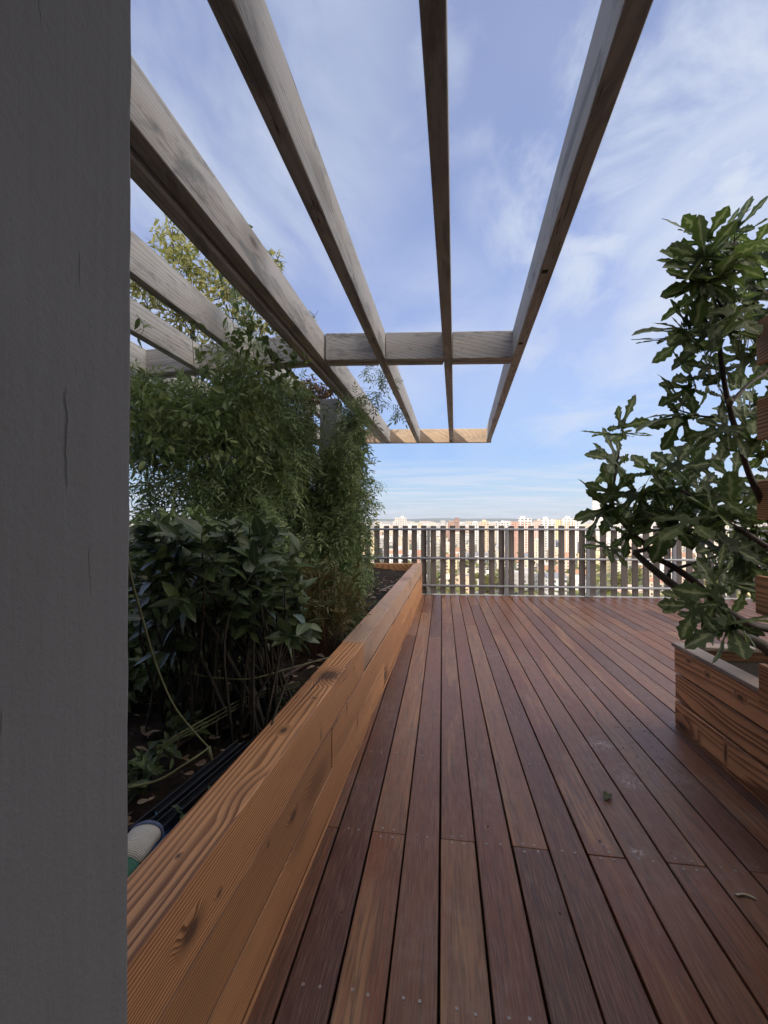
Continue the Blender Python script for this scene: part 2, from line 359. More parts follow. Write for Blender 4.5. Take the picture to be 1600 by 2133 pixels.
M_perg = wood('weathered_timber', (.42, .34, .27), (.21, .155, .115), ring=.016, stain=.92, grey=(.44, .44, .45), greyamt=.90, rough=.75, knot=(.07, .055, .045), knot_scale=2.7, contrast=.7, hue=.10, cracks=.9)
M_perg_x = wood('weathered_timber_cross', (.46, .38, .30), (.24, .18, .14), ring=.016, stain=.92, grey=(.48, .475, .48), greyamt=.88, rough=.75, knot=(.07, .055, .045), knot_scale=2.9, contrast=.7, axis=0, cracks=.9)
M_perg_end = wood('timber_end_beam', (.46, .32, .20), (.30, .19, .12), ring=.014, stain=.55, grey=(.42, .36, .30), greyamt=.5, rough=.7, knot=(.10, .06, .04), knot_scale=3.2, contrast=.7, axis=0, cracks=.6)
M_slat = wood('slat_timber', (.155, .122, .105), (.075, .058, .048), ring=.013, grey=(.185, .165, .155), greyamt=.6, rough=.8, axis=2, contrast=.7, hue=.25)
M_deck = deck_wood()
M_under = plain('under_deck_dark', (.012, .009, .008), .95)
M_steel = plain('galvanised_steel', (.36, .37, .40), .45, .25, .25, 30.)
M_screw = plain('screw_steel', (.33, .32, .32), .5, .3)
M_edge = plain('zinc_edge', (.62, .62, .60), .6, .0, .3, 12.)
M_conc = plain('concrete', (.40, .40, .39), .85, 0, .25, 6., .3, 60.)
M_soil = plain('soil', (.026, .018, .013), .95, 0, .6, 30., 1., 45., .2)
M_litter = leaf_mat('dead_leaf', [(0, (.16, .085, .05)), (.5, (.26, .17, .11)), (1, (.34, .26, .20))], trans=.1, rough=.8)
def wall_mat():
    m, t, b, l = mat('brushed_grey_render')
    tc = N(t, 'ShaderNodeTexCoord'); v = tc.outputs['Object']
    st = noise(t, vmul(t, v, (60., 60., 1.6)), 1., 5, .6, .5); lg = noise(t, v, 2.3, 3, .5); fine = noise(t, v, 260., 3, .6)
    c = mixc(t, mrange(t, lg, .3, .7), (.212, .213, .219), (.190, .191, .196)); c = mixc(t, mrange(t, st, .3, .75, 0., .30), c, (.160, .160, .164))
    # a few dug-in trowel marks, short vertical scratches and one long gouge
    pit = N(t, 'ShaderNodeTexVoronoi'); l(vmul(t, v, (15., 15., 3.2)), pit.inputs['Vector']); pit.inputs['Scale'].default_value = 1.
    pm = mth(t, 'MULTIPLY', mrange(t, pit.outputs['Distance'], .02, .07, 1., 0.), mrange(t, noise(t, v, 3., 1), .55, .60))
    sp = N(t, 'ShaderNodeSeparateXYZ'); l(v, sp.inputs[0])
    wv = noise(t, vmul(t, v, (0., 0., 1.)), 14., 3, .6)
    gy = mth(t, 'ADD', sp.outputs[1], mth(t, 'MULTIPLY', mth(t, 'SUBTRACT', wv, .5), -.022))
    def gouge(y0, w_, z0, z1):
        k = mrange(t, mth(t, 'ABSOLUTE', mth(t, 'SUBTRACT', gy, y0)), w_*.35, w_, 1., 0.)
        e = mth(t, 'MULTIPLY', mrange(t, sp.outputs[2], z0, z0+.02), mrange(t, sp.outputs[2], z1-.02, z1, 1., 0.))
        return mth(t, 'MULTIPLY', k, e)
    gm = mth(t, 'MAXIMUM', gouge(.325, .0018, 1.405, 1.505), mth(t, 'MAXIMUM', gouge(.334, .0012, 1.512, 1.53), gouge(.338, .0010, 1.60, 1.64)))
    gm = mth(t, 'MAXIMUM', gm, mth(t, 'MAXIMUM', gouge(.272, .0009, 1.20, 1.235), mth(t, 'MAXIMUM', gouge(.352, .0007, 1.30, 1.36), gouge(.300, .0006, 1.80, 1.86))))
    pm = mth(t, 'MAXIMUM', pm, gm)
    c = mixc(t, mth(t, 'MULTIPLY', pm, .45), c, (.07, .07, .07))
    l(c, b.inputs['Base Color']); b.inputs['Roughness'].default_value = .85
    h = mth(t, 'ADD', mth(t, 'MULTIPLY', st, .5), mth(t, 'MULTIPLY', fine, .30)); h = mth(t, 'ADD', h, mth(t, 'MULTIPLY', lg, 2.5)); h = mth(t, 'ADD', h, mth(t, 'MULTIPLY', noise(t, v, 70., 4, .7), .8)); h = mth(t, 'SUBTRACT', h, mth(t, 'MULTIPLY', pm, 1.6))
    bump(t, b, h, .7, .003)
    return m
M_wall = wall_mat()
M_bwall = plain('building_render', (.52, .50, .47), .85, 0, .15, 2.)
M_bglass = plain('building_glass', (.05, .06, .07), .08)
M_blackpl = plain('black_plastic', (.010, .010, .012), .28, spec=.6)
M_pipe = plain('brown_pipe', (.055, .032, .026), .55)
M_stem = plain('green_stem', (.115, .115, .045), .6, 0, .4, 30.)
M_twig = plain('dark_twig', (.045, .036, .026), .8, 0, .4, 60.)
M_drystem = plain('dry_red_stem', (.13, .055, .030), .8, 0, .5, 60.)
M_bark = plain('fig_bark', (.115, .100, .082), .75, 0, .45, 26., .5, 60., scale3=(1, 1, 1))
M_shootbark = plain('fig_shoot_bark', (.070, .045, .038), .65, 0, .4, 30.)
M_jas = leaf_mat('jasmine_leaf', [(0, (.12, .165, .080)), (.5, (.20, .27, .115)), (.85, (.31, .38, .16)), (1, (.46, .50, .26))], trans=.45, rough=.42)
M_jas2 = leaf_mat('broad_vine_leaf', [(0, (.10, .150, .048)), (.6, (.17, .235, .075)), (1, (.30, .33, .12))], trans=.4, rough=.45)
M_laurel = leaf_mat('laurel_leaf', [(0, (.040, .062, .028)), (.6, (.065, .098, .040)), (1, (.12, .16, .055))], trans=.2, rough=.36, spec=.5, vein=(.12, .15, .07))
M_tree = leaf_mat('sunlit_tree_leaf', [(0, (.14, .17, .05)), (.5, (.28, .28, .09)), (1, (.48, .44, .19))], trans=.45, rough=.5)
M_fig = leaf_mat('fig_leaf', [(0, (.046, .074, .027)), (.5, (.082, .126, .042)), (.85, (.125, .175, .058)), (1, (.19, .24, .08))], vein=(.36, .40, .20), trans=.40, rough=.55, tcol=(.12, .18, .03))
M_dead = leaf_mat('withered_leaf', [(0, (.05, .030, .020)), (.6, (.15, .085, .05)), (1, (.34, .20, .11))], trans=.2, rough=.8)
M_fern = leaf_mat('feathery_leaf', [(0, (.055, .070, .020)), (.5, (.11, .10, .03)), (1, (.17, .11, .04))], trans=.35, rough=.6)
M_weed = leaf_mat('weed_leaf', [(0, (.050, .078, .030)), (1, (.12, .165, .055))], trans=.3, rough=.5)

# ------------------------------------------------------------------ the setting: deck
SL = .087
def fenceY(x): return 7.72+SL*(x+.468)
def planter_x(side): return -.572
def build_deck():
    root_rot = .0275
    mb = MB(); pit = .1505; gap = .0085; u0 = -.0115
    screws = []
    for k in range(-6, 58):
        ua = u0+k*pit+gap/2; ub = ua+pit-gap
        rows = [1.82+.625*j for j in range(-5, 12)]
        v_end = 8.9
        if k % 2 == 0: j0 = [-.68-1.87, 1.82] + [1.82+.625*random.choice([6, 7, 8])]
        else: j0 = [-.055, 1.82+.625*random.choice([5, 6, 7, 8])]
        cuts = [-2.6]+sorted(c for c in j0 if c > -2.4)+[v_end]
        for a, c in zip(cuts[:-1], cuts[1:]):
            du = random.uniform(-.0009, .0009); dz = random.uniform(-.0009, .0009)
            mb.beam(((ua+ub)/2+du, a+.0012, -.0125+dz), ((ua+ub)/2+du, c-.0012, -.0125+dz), ub-ua, .025, ch=.0022, seg=1)
        for v in rows:
            js = [0]
            if any(abs(v-c) < .02 for c in j0): js = [-.021, .021]
            elif v > 6.8 or v < .2: js = []
            for dv in js:
                for du in (.047, .098): screws.append((ua-gap/2+du+random.uniform(-.006, .006), v+dv+random.uniform(-.006, .006)))
    dk = mb.build('deck', M_deck); dk.rotation_euler = (0, 0, root_rot)
    # boards are cut off along the railing line
    import bmesh
    bm = bmesh.new(); bm.from_mesh(dk.data)
    Mi = dk.rotation_euler.to_matrix().to_4x4().inverted()
    pco = Mi @ Vector((0, fenceY(0)-.045, 0)); pno = (Mi.to_3x3() @ Vector((-SL, 1, 0))).normalized()
    bmesh.ops.bisect_plane(bm, geom=bm.verts[:]+bm.edges[:]+bm.faces[:], plane_co=pco, plane_no=pno, clear_outer=True)
    bm.to_mesh(dk.data); bm.free()
    tag(dk, kind='structure')
    ca, sa = math.cos(root_rot), math.sin(root_rot)
    vis = []
    for (u, v) in screws:
        x, y = u*ca-v*sa, u*sa+v*ca
        if y < .9 or x < -.53 or (x > 1.36 and y < 3.1): continue
        d = (np.array([x, y, 0])-np.array([0, 0, H])) @ c_f
        px = PCX+FPX*((np.array([x, y, 0])-np.array([0, 0, H])) @ c_r)/d
        if d < .2 or px > 1650: continue
        vis.append((d, x, y))
    vis.sort(); 
    def ringv(sm, x, y, r=.0046):
        V = []; F = []; n = 10
        zz = .0016
        for rr, z in ((r*.42, zz-.0012), (r*.45, zz), (r, zz), (r*1.02, zz-.002)):
            for i in range(n): V.append((x+rr*math.cos(2*math.pi*i/n), y+rr*math.sin(2*math.pi*i/n), z))
        for q in range(3):
            for i in range(n): F.append((q*n+i, (q+1)*n+i, (q+1)*n+(i+1) % n, q*n+(i+1) % n))
        F.append(tuple(range(n)))
        sm.add(V, F)
    sb = MB(); ringv(sb, 0, 0); s0 = sb.build('screw', M_screw)
    for k, (d, x, y) in enumerate(vis[:100]):
        o = s0 if k == 0 else lk(s0.copy())
        p = Mi @ Vector((x, y, 0)); o.parent = dk; o.location = p
        o.rotation_euler = (random.uniform(-.12, .12), random.uniform(-.12, .12), 0)
    sb = MB()
    for (d, x, y) in vis[100:]:
        p = Mi @ Vector((x, y, 0)); ringv(sb, p.x, p.y)
    o = sb.build('screw', M_screw, dk); tag(o, kind='stuff')
    # dark void below, and the roof slab edge
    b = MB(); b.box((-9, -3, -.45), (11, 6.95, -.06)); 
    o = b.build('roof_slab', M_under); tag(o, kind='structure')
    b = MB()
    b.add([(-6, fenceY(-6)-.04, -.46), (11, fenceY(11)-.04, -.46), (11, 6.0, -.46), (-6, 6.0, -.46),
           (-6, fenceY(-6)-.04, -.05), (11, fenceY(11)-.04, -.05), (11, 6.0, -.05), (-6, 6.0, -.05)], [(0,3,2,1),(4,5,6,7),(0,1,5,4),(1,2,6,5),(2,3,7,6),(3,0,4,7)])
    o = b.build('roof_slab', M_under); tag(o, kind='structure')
build_deck()

# ------------------------------------------------------------------ fence
def build_fence():
    root = empty('railing', (2.4, fenceY(2.4), 0))
    tag(root, 'long grey steel railing with dark vertical timber slats along the far edge of the deck', 'railing')
    Y = lambda x, d=0: fenceY(x)+d
    def par(o):
        o.parent = root; o.matrix_parent_inverse = Matrix.Translation(-root.location); return o
    posts = [-4.6, -3.2, -1.87, -.468, .945, 2.378, 3.845, 5.30, 6.74, 8.18]
    for x in posts:
        b = MB(); b.box((x-.026, Y(x)-.022, .012), (x+.026, Y(x)+.022, 1.235)); par(b.build('post', M_steel))
        b = MB(); b.box((x-.075, Y(x)-.055, .004), (x+.075, Y(x)+.045, .0115))
        for sx in (-.055, .055): b.tube([(x+sx, Y(x)-.04, .0115), (x+sx, Y(x)-.04, .022)], .009, n=6)
        par(b.build('base_plate', M_steel))
    for z in (1.205, .67, .165):
        b = MB(); b.tube([(x, Y(x, -.012), z) for x in (-4.6, 8.3)], .021, n=12); par(b.build('rail', M_steel, smooth=True))
    xs = []
    for a, c in zip(posts[:-1], posts[1:]):
        for k in range(8): xs.append(a+(c-a)*(k+.5)/8 + (.0))
    for x in xs:
        x += random.uniform(-.004, .004); tp = 1.272+random.uniform(-.005, .005)
        b = MB(); b.beam((x, Y(x, .042), -.14), (x, Y(x, .042), tp), .103, .026, ch=.003, up=(SL*-1, 1, 0)); par(b.build('slat', M_slat))
    b = MB()
    for k in range(26):
        x0 = -4.7+k*.5; x1 = x0+.5
        b.beam((x0, Y(x0, .0), .000), (x1, Y(x1, .0), .000), .085, .018, ch=.002)
    par(b.build('edge_flashing', M_edge))
    # side run on the left
    r2 = empty('railing', (-4.62, 4.5, 0)); tag(r2, 'side railing of dark slats behind the bushes on the left', 'railing')
    for y in (1.2, 2.6, 4.0, 5.4, 6.8):
        b = MB(); b.box((-.02, y-4.5-.026, .0), (.02, y-4.5+.026, 1.235)); b.build('post', M_steel, r2)
    for z in (1.205, .67, .165):
        b = MB(); b.tube([(.01, -4.2, z), (.01, 2.9, z)], .021, n=10); b.build('rail', M_steel, r2, smooth=True)
    for k in range(40):
        y = -4.1+k*.175; b = MB(); b.beam((-.042, y, -.14), (-.042, y, 1.27), .026, .103, ch=.003, up=(0, 1, 0)); b.build('slat', M_slat, r2)
build_fence()

# ------------------------------------------------------------------ wall by the camera and the building behind
def build_wall():
    b = MB(); import bmesh
    b.box((-1.35, -1.0, -.01), (-.352, .405, 3.015))
    o = b.build('rendered_wall', M_wall)
    tag(o, 'dark grey brushed render wall end rising close on the left', 'wall')
    bm = bmesh.new(); bm.from_mesh(o.data)
    ed = [e for e in bm.edges if abs(e.verts[0].co.z-e.verts[1].co.z) > 1]
    bmesh.ops.bevel(bm, geom=ed, offset=.006, segments=3, affect='EDGES', profile=.5)
    ed = [e for e in bm.edges if abs(e.verts[0].co.z-e.verts[1].co.z) > 1]
    bmesh.ops.subdivide_edges(bm, edges=ed, cuts=120, use_grid_fill=True)
    for v in bm.verts:
        if v.co.x > -.37 and v.co.y > .38:
            z = v.co.z; n = .0003*math.sin(z*9.1)+.0003*math.sin(z*37+1)+random.uniform(-.0004, .0004)
            v.co.x += n
            v.co.y += .5*n
    bm.to_mesh(o.data); bm.free()
    root = empty('apartment_building', (0, -6, 0)); tag(root, 'grey rendered top storeys of the building that the terrace belongs to', 'building')
    b = MB(); b.box((-12, -3, -.02), (6.5, 4.98, 7.32)); b.build('wall', M_bwall, root)
    b = MB(); b.box((-6, 4.99, 3.02), (6.4, 7.04, 3.22)); b.build('added_shade_slab', M_bwall, root)  # unseen slab added overhead to shade the near deck
    for x in (-9, -6, -3, 1.2, 4.6):
        for z in (.1, 3.35):
            b = MB(); b.box((x-.9, 4.975, z), (x+.9, 5.03, z+2.1)); f = b.build('window', M_steel, root)
            for s in (-1, 1):
                g = MB(); g.box((x+s*.44-.38, 5.0, z+.08), (x+s*.44+.38, 5.036, z+2.02)); g.build('pane', M_bglass, f)
build_wall()

# ------------------------------------------------------------------ pergola
def build_pergola():
    root = empty('pergola', (-1.35, 4.45, 0))
    tag(root, 'weathered grey timber pergola of long rafters over the terrace', 'pergola')
    def par(o): o.parent = root; o.matrix_parent_inverse = Matrix.Translation(-root.location); return o
    def endY(x): return 7.255+.129*(x-0)     # front face of the end beam
    def xb(x):                                # front face of the cross beams
        return 3.498+.136*x if x > -1.15 else 3.345-.033*(x+1.24)
    zb, h = 2.73, .228
    def raft(x0, s, w, z=zb, hh=h, y0=-1.0, name='rafter', ye=0):
        x = lambda y: x0+s*(y-1.2)
        ye = endY(x(7.2))+ye; b = MB()
        b.beam((x(y0), y0, z+hh/2), (x(ye), ye, z+hh/2), w, hh, ch=.0035, seg=14, jit=.0006)
        par(b.build(name, M_perg))
    raft(.4775, .0180, .074)
    raft(-.0540, .0020, .070)
    raft(-.5980, -.0026, .070)
    raft(-1.112, -.0030, .074, ye=0)
    raft(-1.205, -.0010, .070, z=zb-.022, ye=-.002)
    raft(-1.765, .0060, .060)
    raft(-2.290, 0, .066)
    raft(-2.840, 0, .066)
    raft(-3.390, 0, .066)
    # cross pieces between the rafters, doubled with a groove between
    gaps = [(-3.357, -2.873), (-2.807, -2.323), (-2.257, -1.785), (-1.722, -1.243), (-1.074, -.639), (-.568, -.087), (-.015, .481)]
    for (a, c) in gaps:
        for dy, w, z in ((.032, .060, zb), (.101, .066, zb-.004)):
            b = MB(); b.beam((a, xb(a)+dy, z+h/2), (c, xb(c)+dy, z+h/2), w, h, ch=.0035, seg=4, jit=.0005)
            par(b.build('cross_beam', M_perg_x))
    b = MB(); x0, x1 = -3.45, .635
    b.beam((x0, endY(x0)+.037, zb+h/2-.004), (x1, endY(x1)+.037, zb+h/2-.004), .070, h+.010, ch=.004, seg=16, jit=.0006)
    par(b.build('end_beam', M_perg_end))
    # brackets: small dark bolts on the outer rafter
    for y in (2.35, 3.28):
        x = .4775+.018*(y-1.2); b = MB(); b.box((x-.026, y-.012, zb-.006), (x+.004, y+.012, zb-.0005)); par(b.build('bolt', M_twig))
    # concrete column
    b = MB(); b.beam((-1.35, 4.45, .40), (-1.35, 4.45, 2.706), .20, .20, ch=.006, up=(0, 1, 0)); par(b.build('column', M_conc))
    b = MB(); b.beam((-1.35, 4.45, 2.712), (-1.35, 4.45, 2.728), .02, .02, ch=.001, up=(0, 1, 0)); par(b.build('bracket', M_steel))
build_pergola()

# ------------------------------------------------------------------ long planter on the left
def build_planter():
    root = empty('long_planter', (-.642, 4.0, 0)); tag(root, 'long raised planter of stacked orange brown timber sleepers beside the deck', 'planter')
    def par(o): o.parent = root; o.matrix_parent_inverse = Matrix.Translation(-root.location); return o
    xo, xi, tw = -.572, -.712, .140
    cx = (xo+xi)/2
    zs = [(0.004, .1945), (.1995, .3935), (.3985, .590)]
    segs = {0: [(.43, 3.4), (3.403, 5.6), (5.603, 7.56)], 1: [(.43, 1.9), (1.903, 4.6), (4.603, 7.56)], 2: [(.43, 2.60), (2.604, 4.95), (4.953, 7.56)]}
    for k, (a, c) in enumerate(zs):
        for (y0, y1) in segs[k]:
            dx = random.uniform(-.0015, .0015); far = (y0 > 2.5)
            if k == 2 and not far: dx = .002
            if k == 2 and far: dx = -.006
            if k == 0: dx -= .002
            b = MB(); b.beam((cx+dx, y0, (a+c)/2+(.004 if k == 2 and not far else 0)), (cx+dx, y1, (a+c)/2+(.004 if k == 2 and not far else 0)), tw, c-a, ch=.0028, seg=max(2, int((y1-y0)*2.5)), jit=.0011)
            par(b.build('sleeper', M_larch_far if far and k == 2 else M_larch))
    for k, (a, c) in enumerate(zs):
        b = MB(); b.beam((xi-.003, 7.49, (a+c)/2), (-4.4, 7.15, (a+c)/2), .09, c-a, ch=.006, seg=4); par(b.build('end_board', M_larch_x))
    for k, (a, c) in enumerate(zs):
        b = MB(); b.beam((xi-.003, .49, (a+c)/2), (-1.34, .49, (a+c)/2), .09, c-a, ch=.006, seg=2); par(b.build('end_board', M_larch_x))
    # thin batten at the foot
    b = MB(); b.beam((xo+.005, .43, .006), (xo+.005, 7.5, .006), .010, .010, ch=.001, seg=20, jit=.0006); par(b.build('foot_batten', M_larch))
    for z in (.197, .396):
        b = MB(); b.box((xo-.060, .44, z-.0024), (xo-.0036, 7.55, z+.0024)); par(b.build('seam_shade_strip', M_under))  # dark strips stand in for the shade in the seams between courses
    # soil
    nx, ny = 70, 130; X = np.linspace(-4.5, xi-.001, nx); Y = np.linspace(.54, 7.40, ny)
    GX, GY = np.meshgrid(X, Y); Z = .435+.02*np.sin(GX*3.1+GY*1.7)+.015*np.sin(GY*5.3-GX*4)+rng.normal(0, .007, GX.shape)
    Z += .05*np.clip((GY-4.5)/3, 0, 1)
    GYm = np.minimum(GY, 7.10+.1*(GX+4.5)/1.26)
    V = np.stack([GX, GYm, Z], -1).reshape(-1, 3)
    idx = np.arange(nx*ny).reshape(ny, nx); F = np.stack([idx[:-1, :-1], idx[:-1, 1:], idx[1:, 1:], idx[1:, :-1]], -1).reshape(-1, 4)
    o = np_mesh('soil', V, F, M_soil, smooth=True); tag(o, kind='structure')
build_planter()

# ------------------------------------------------------------------ right planter and screen
def build_right():
    ang = .030; root = empty('fig_planter', (1.455, 3.07, 0), ang)
    tag(root, 'square planter of brown larch boards with a silvered cap holding the fig tree', 'planter')
    # local frame: +x into planter, -y towards the camera
    Ly, Lx = 2.35, 1.25
    zs = [(.014, .176), (.190, .354), (.368, .526)]
    def board(a, b_, w, h, mt, nm, seg=4): 
        m = MB(); m.beam(a, b_, w, h, ch=.004, seg=seg, jit=.0008); return m.build(nm, mt, root)
    for k, (a, c) in enumerate(zs):
        off = (.000, .004, -.002)[k]
        board((.018+off, 0, (a+c)/2), (.018+off, -Ly, (a+c)/2), .032, c-a, M_pallet, 'side_board')
        board((Lx, 0, (a+c)/2), (Lx, -Ly, (a+c)/2), .032, c-a, M_pallet, 'side_board')
        board((.04, -.018, (a+c)/2), (Lx-.02, -.018, (a+c)/2), .032, c-a, M_larch_x, 'end_board')
        board((.04, -Ly+.018, (a+c)/2), (Lx-.02, -Ly+.018, (a+c)/2), .032, c-a, M_larch_x, 'end_board')
    m = MB(); m.box((.0345, -Ly+.02, .02), (.040, -.04, .525)); m.build('seam_shade_sheet', M_under, root)  # dark sheet added behind the boards as the shade in their gaps
    for (x, y) in ((.064, -.064), (.060, -Ly+.06), (Lx-.045, -.06), (Lx-.045, -Ly+.06)):
        m = MB(); m.box((x-.022, y-.022, .004), (x+.022, y+.022, .525)); m.build('corner_post', M_larch, root)
    board((.040, .012, .544), (.040, -Ly-.01, .544), .105, .026, M_cap, 'cap')
    board((Lx-.02, .012, .544), (Lx-.02, -Ly-.01, .544), .105, .026, M_cap, 'cap')
    board((.095, -.035, .5437), (Lx-.075, -.035, .5437), .095, .025, M_cap, 'cap')
    m = MB(); m.box((.004, -Ly, .0005), (.034, -.002, .0105)); m.build('skirting', M_larch, root)
    m = MB(); m.box((.085, -Ly+.05, .30), (Lx-.07, -.085, .475)); o = m.build('planter_soil', M_soil, root)
    # slatted privacy screen standing on the planter side
    s = empty('privacy_screen', (1.425, 2.245, .42), ang)
    tag(s, 'tall privacy screen of wide brown horizontal boards at the right edge', 'screen')
    zz = [(.50, .700), (.934, 1.115), (1.380, 1.566), (1.758, 1.950), (2.118, 2.325)]
    xoff = [-.006, .012, -.002, -.006, -.006]
    for (a, c), dx in zip(zz, xoff):
        m = MB(); m.beam((.012, dx*.8, (a+c)/2-.42), (.012, -1.5, (a+c)/2-.42), .030, c-a, ch=.004, seg=4, jit=.0006)
        m.build('board', M_larch if a < .6 else M_pallet, s)
    for y in (-.45, -1.40):
        m = MB(); m.box((.028, y-.03, .0), (.088, y+.03, 1.93)); m.build('post', M_pallet, s)
build_right()

# ------------------------------------------------------------------ foliage tools
def leaf_template(kind):
    """returns V, F(tris), vein attr; leaf runs along +x, length 1"""
    if kind == 'oval':
        xs = [0, .18, .45, .75, 1]; ws = [.0, .14, .20, .13, 0]
    elif kind == 'lance':
        xs = [0, .3, .65, 1]; ws = [0, .12, .09, 0]
    elif kind == 'broad':
        xs = [0, .12, .38, .7, 1]; ws = [0, .20, .27, .15, 0]
    V = []; F = []; ve = []
    n = len(xs)
    for i, (x, w) in enumerate(zip(xs, ws)):
        bend = -.16*x*x
        V += [(x, -w, bend+.22*w), (x, 0, bend), (x, w, bend+.22*w)]; ve += [0, 1, 0]
    for i in range(n-1):
        a = i*3
        for s in (0, 1):
            q = (a+s, a+3+s, a+4+s, a+1+s)
            if i == 0: F.append((a+1, a+3+s, a+4+s) if s == 0 else (a+1, a+3+s, a+4+s))
            elif i == n-2: F.append((a+s, a+4, a+1+s))
            else: F.append(q[:3]); F.append((q[0], q[2], q[3]))
    return np.array(V, float), np.array(F), np.array(ve, float)
def spray_template(pairs=3, ll=.36):
    V0, F0, e0 = leaf_template('lance'); Vs = []; Fs = []; es = []; b = 0
    items = []
    for p in range(pairs):
        x = .22+.6*p/pairs
        for s in (-1, 1): items.append((x, s*(62-6*p), ll*(.8+.1*p)))
    items.append((.82, 0, ll*1.25))
    for x, an, sc_ in items:
        a = R(an); c, s = math.cos(a), math.sin(a)
        V = V0*sc_; W = np.stack([V[:, 0]*c-V[:, 1]*s+x, V[:, 0]*s+V[:, 1]*c, V[:, 2]-.25*x*x], -1)
        Vs.append(W); Fs.append(F0+b); es.append(e0); b += len(V0)
    # rachis
    W = np.array([(0, -.006, 0), (0, .006, 0), (.85, .004, -.18), (.85, -.004, -.18)]); Vs.append(W); Fs.append(np.array([(0, 1, 2), (0, 2, 3)])+b); es.append(np.ones(4))
    return np.concatenate(Vs), np.concatenate(Fs), np.concatenate(es)
def fig_template(seed):
    rr = random.Random(seed); V = []; F = []; ve = []
    lobes = [(-118, .52), (-58, .86), (0, 1.0), (58, .86), (118, .52)]
    for li, (an, ln) in enumerate(lobes):
        a = R(an+rr.uniform(-7, 7)); c, s = math.cos(a), math.sin(a); ln *= rr.uniform(.9, 1.1)
        ts = [0, .12, .26, .34, .44, .52, .62, .70, .80, .88, 1.0]
        ws = [.03, .12, .09, .16, .12, .22, .14, .21, .13, .11, 0.]
        if abs(an) < 90: ws = [.03, .12, .08, .10, .13, .23, .15, .22, .14, .12, 0.]
        b = len(V); tilt = rr.uniform(-.10, .10); cur = rr.uniform(-.24, .06)
        for t_, w_ in zip(ts, ws):
            w1 = w_*ln*rr.uniform(.85, 1.15)*.95; w2 = w_*ln*rr.uniform(.85, 1.15)*.95
            for k, off in enumerate((-w1, 0, w2)):
                x = t_*ln+(abs(off)*.25 if k != 1 else 0); z = .13*abs(off)*(1 if k != 1 else 0)+cur*(t_*ln)**2+tilt*t_+rr.uniform(-.012, .012)
                V.append((x*c-off*s, x*s+off*c, z)); ve.append(1. if k == 1 else (.55 if rr.random() < .5 else 0))
        for i in range(len(ts)-1):
            q = b+i*3
            for s_ in (0, 1): F += [(q+s_, q+3+s_, q+4+s_), (q+s_, q+4+s_, q+1+s_)]
    # palm of the leaf
    b = len(V); V.append((0, 0, .004)); ve.append(1.)
    rim = [(-150, .10), (-118, .24), (-88, .17), (-58, .32), (-29, .21), (0, .34), (29, .21), (58, .32), (88, .17), (118, .24), (150, .10)]
    for an, rd in rim: V.append((rd*math.cos(R(an)), rd*math.sin(R(an)), .012+.05*rd)); ve.append(.3)
    for i in range(len(rim)-1): F.append((b, b+1+i, b+2+i))
    return np.array(V), np.array(F), np.array(ve)
def scatter(name, mt, tmpl, P, D, U, S, rnd, parent=None, smooth=False):
    """leaves at points P, pointing along D, upper side U, length S"""
    D = D/np.linalg.norm(D, axis=1, keepdims=True)
    Yv = np.cross(U, D); Yv /= np.linalg.norm(Yv, axis=1, keepdims=True)+1e-9; Z = np.cross(D, Yv)
    tm = tmpl if isinstance(tmpl, list) else [tmpl]
    Vs = []; Fs = []; Rs = []; Es = []; b = 0
    which = rng.integers(0, len(tm), len(P))
    for k, (V, F, e) in enumerate(tm):
        m = which == k; n = m.sum()
        if not n: continue
        W = (P[m][:, None, :] + S[m][:, None, None]*(V[None, :, 0:1]*D[m][:, None, :]+V[None, :, 1:2]*Yv[m][:, None, :]+V[None, :, 2:3]*Z[m][:, None, :])).reshape(-1, 3)
        Fk = (F[None]+(np.arange(n)*len(V))[:, None, None]).reshape(-1, 3)+b
        Vs.append(W); Fs.append(Fk); Rs.append(np.repeat(rnd[m], len(F))); Es.append(np.tile(e, n)); b += len(W)
    return np_mesh(name, np.concatenate(Vs), np.concatenate(Fs), mt, parent, {'rnd': ('FACE', 'FLOAT', np.concatenate(Rs)), 'vein': ('POINT', 'FLOAT', np.concatenate(Es))}, smooth)
def unit(n): v = rng.normal(size=(n, 3)); return v/np.linalg.norm(v, axis=1, keepdims=True)
def in_blob(px, py, D, rx, ry, rd, n, shell=.55):
    """n points in an ellipsoid given by its picture size (px) at distance D and its depth radius rd (m)"""
    u = unit(n); r = (shell+(1-shell)*rng.random(n))[:, None]*np.where(rng.random(n) < .7, 1, rng.random(n))[:, None]
    q = u*r; c = at(px, py, D)
    return c+q[:, 0:1]*(rx/FPX*D)*c_r+q[:, 1:2]*(ry/FPX*D)*np.array([0, 0, 1.])+q[:, 2:3]*rd*c_f, u[:, 0:1]*c_r+u[:, 1:2]*np.array([0, 0, 1.])+u[:, 2:3]*c_f
def foliage(name, mt, tmpl, blobs, size, parent, droop=.4, out=.7, up=.8, sz_var=.3, zmin=.44, pts=None):
    Ps = []; Os = []
    for bl in blobs:
        p, o = in_blob(*bl); Ps.append(p); Os.append(o)
    if pts is not None: Ps.append(pts); Os.append(unit(len(pts)))
    P = np.concatenate(Ps); O = np.concatenate(Os); k = P[:, 2] > zmin; P = P[k]; O = O[k]; n = len(P)
    D = out*O+.9*unit(n)+np.array([0, 0, -droop]); U = np.array([0, 0, up])+.75*unit(n)+.3*O
    S = size*(1+sz_var*rng.uniform(-1, 1, n)); clump = .5+.5*np.sin(P[:, 0]*5.1+P[:, 2]*7.3)*np.sin(P[:, 1]*4.7-P[:, 2]*3.1)
    rnd = np.clip(rng.random(n)*.72+.28*clump, 0, 1)
    return scatter(name, mt, tmpl, P, D, U, S, rnd, parent)
OV, LA, BR = leaf_template('oval'), leaf_template('lance'), leaf_template('broad')
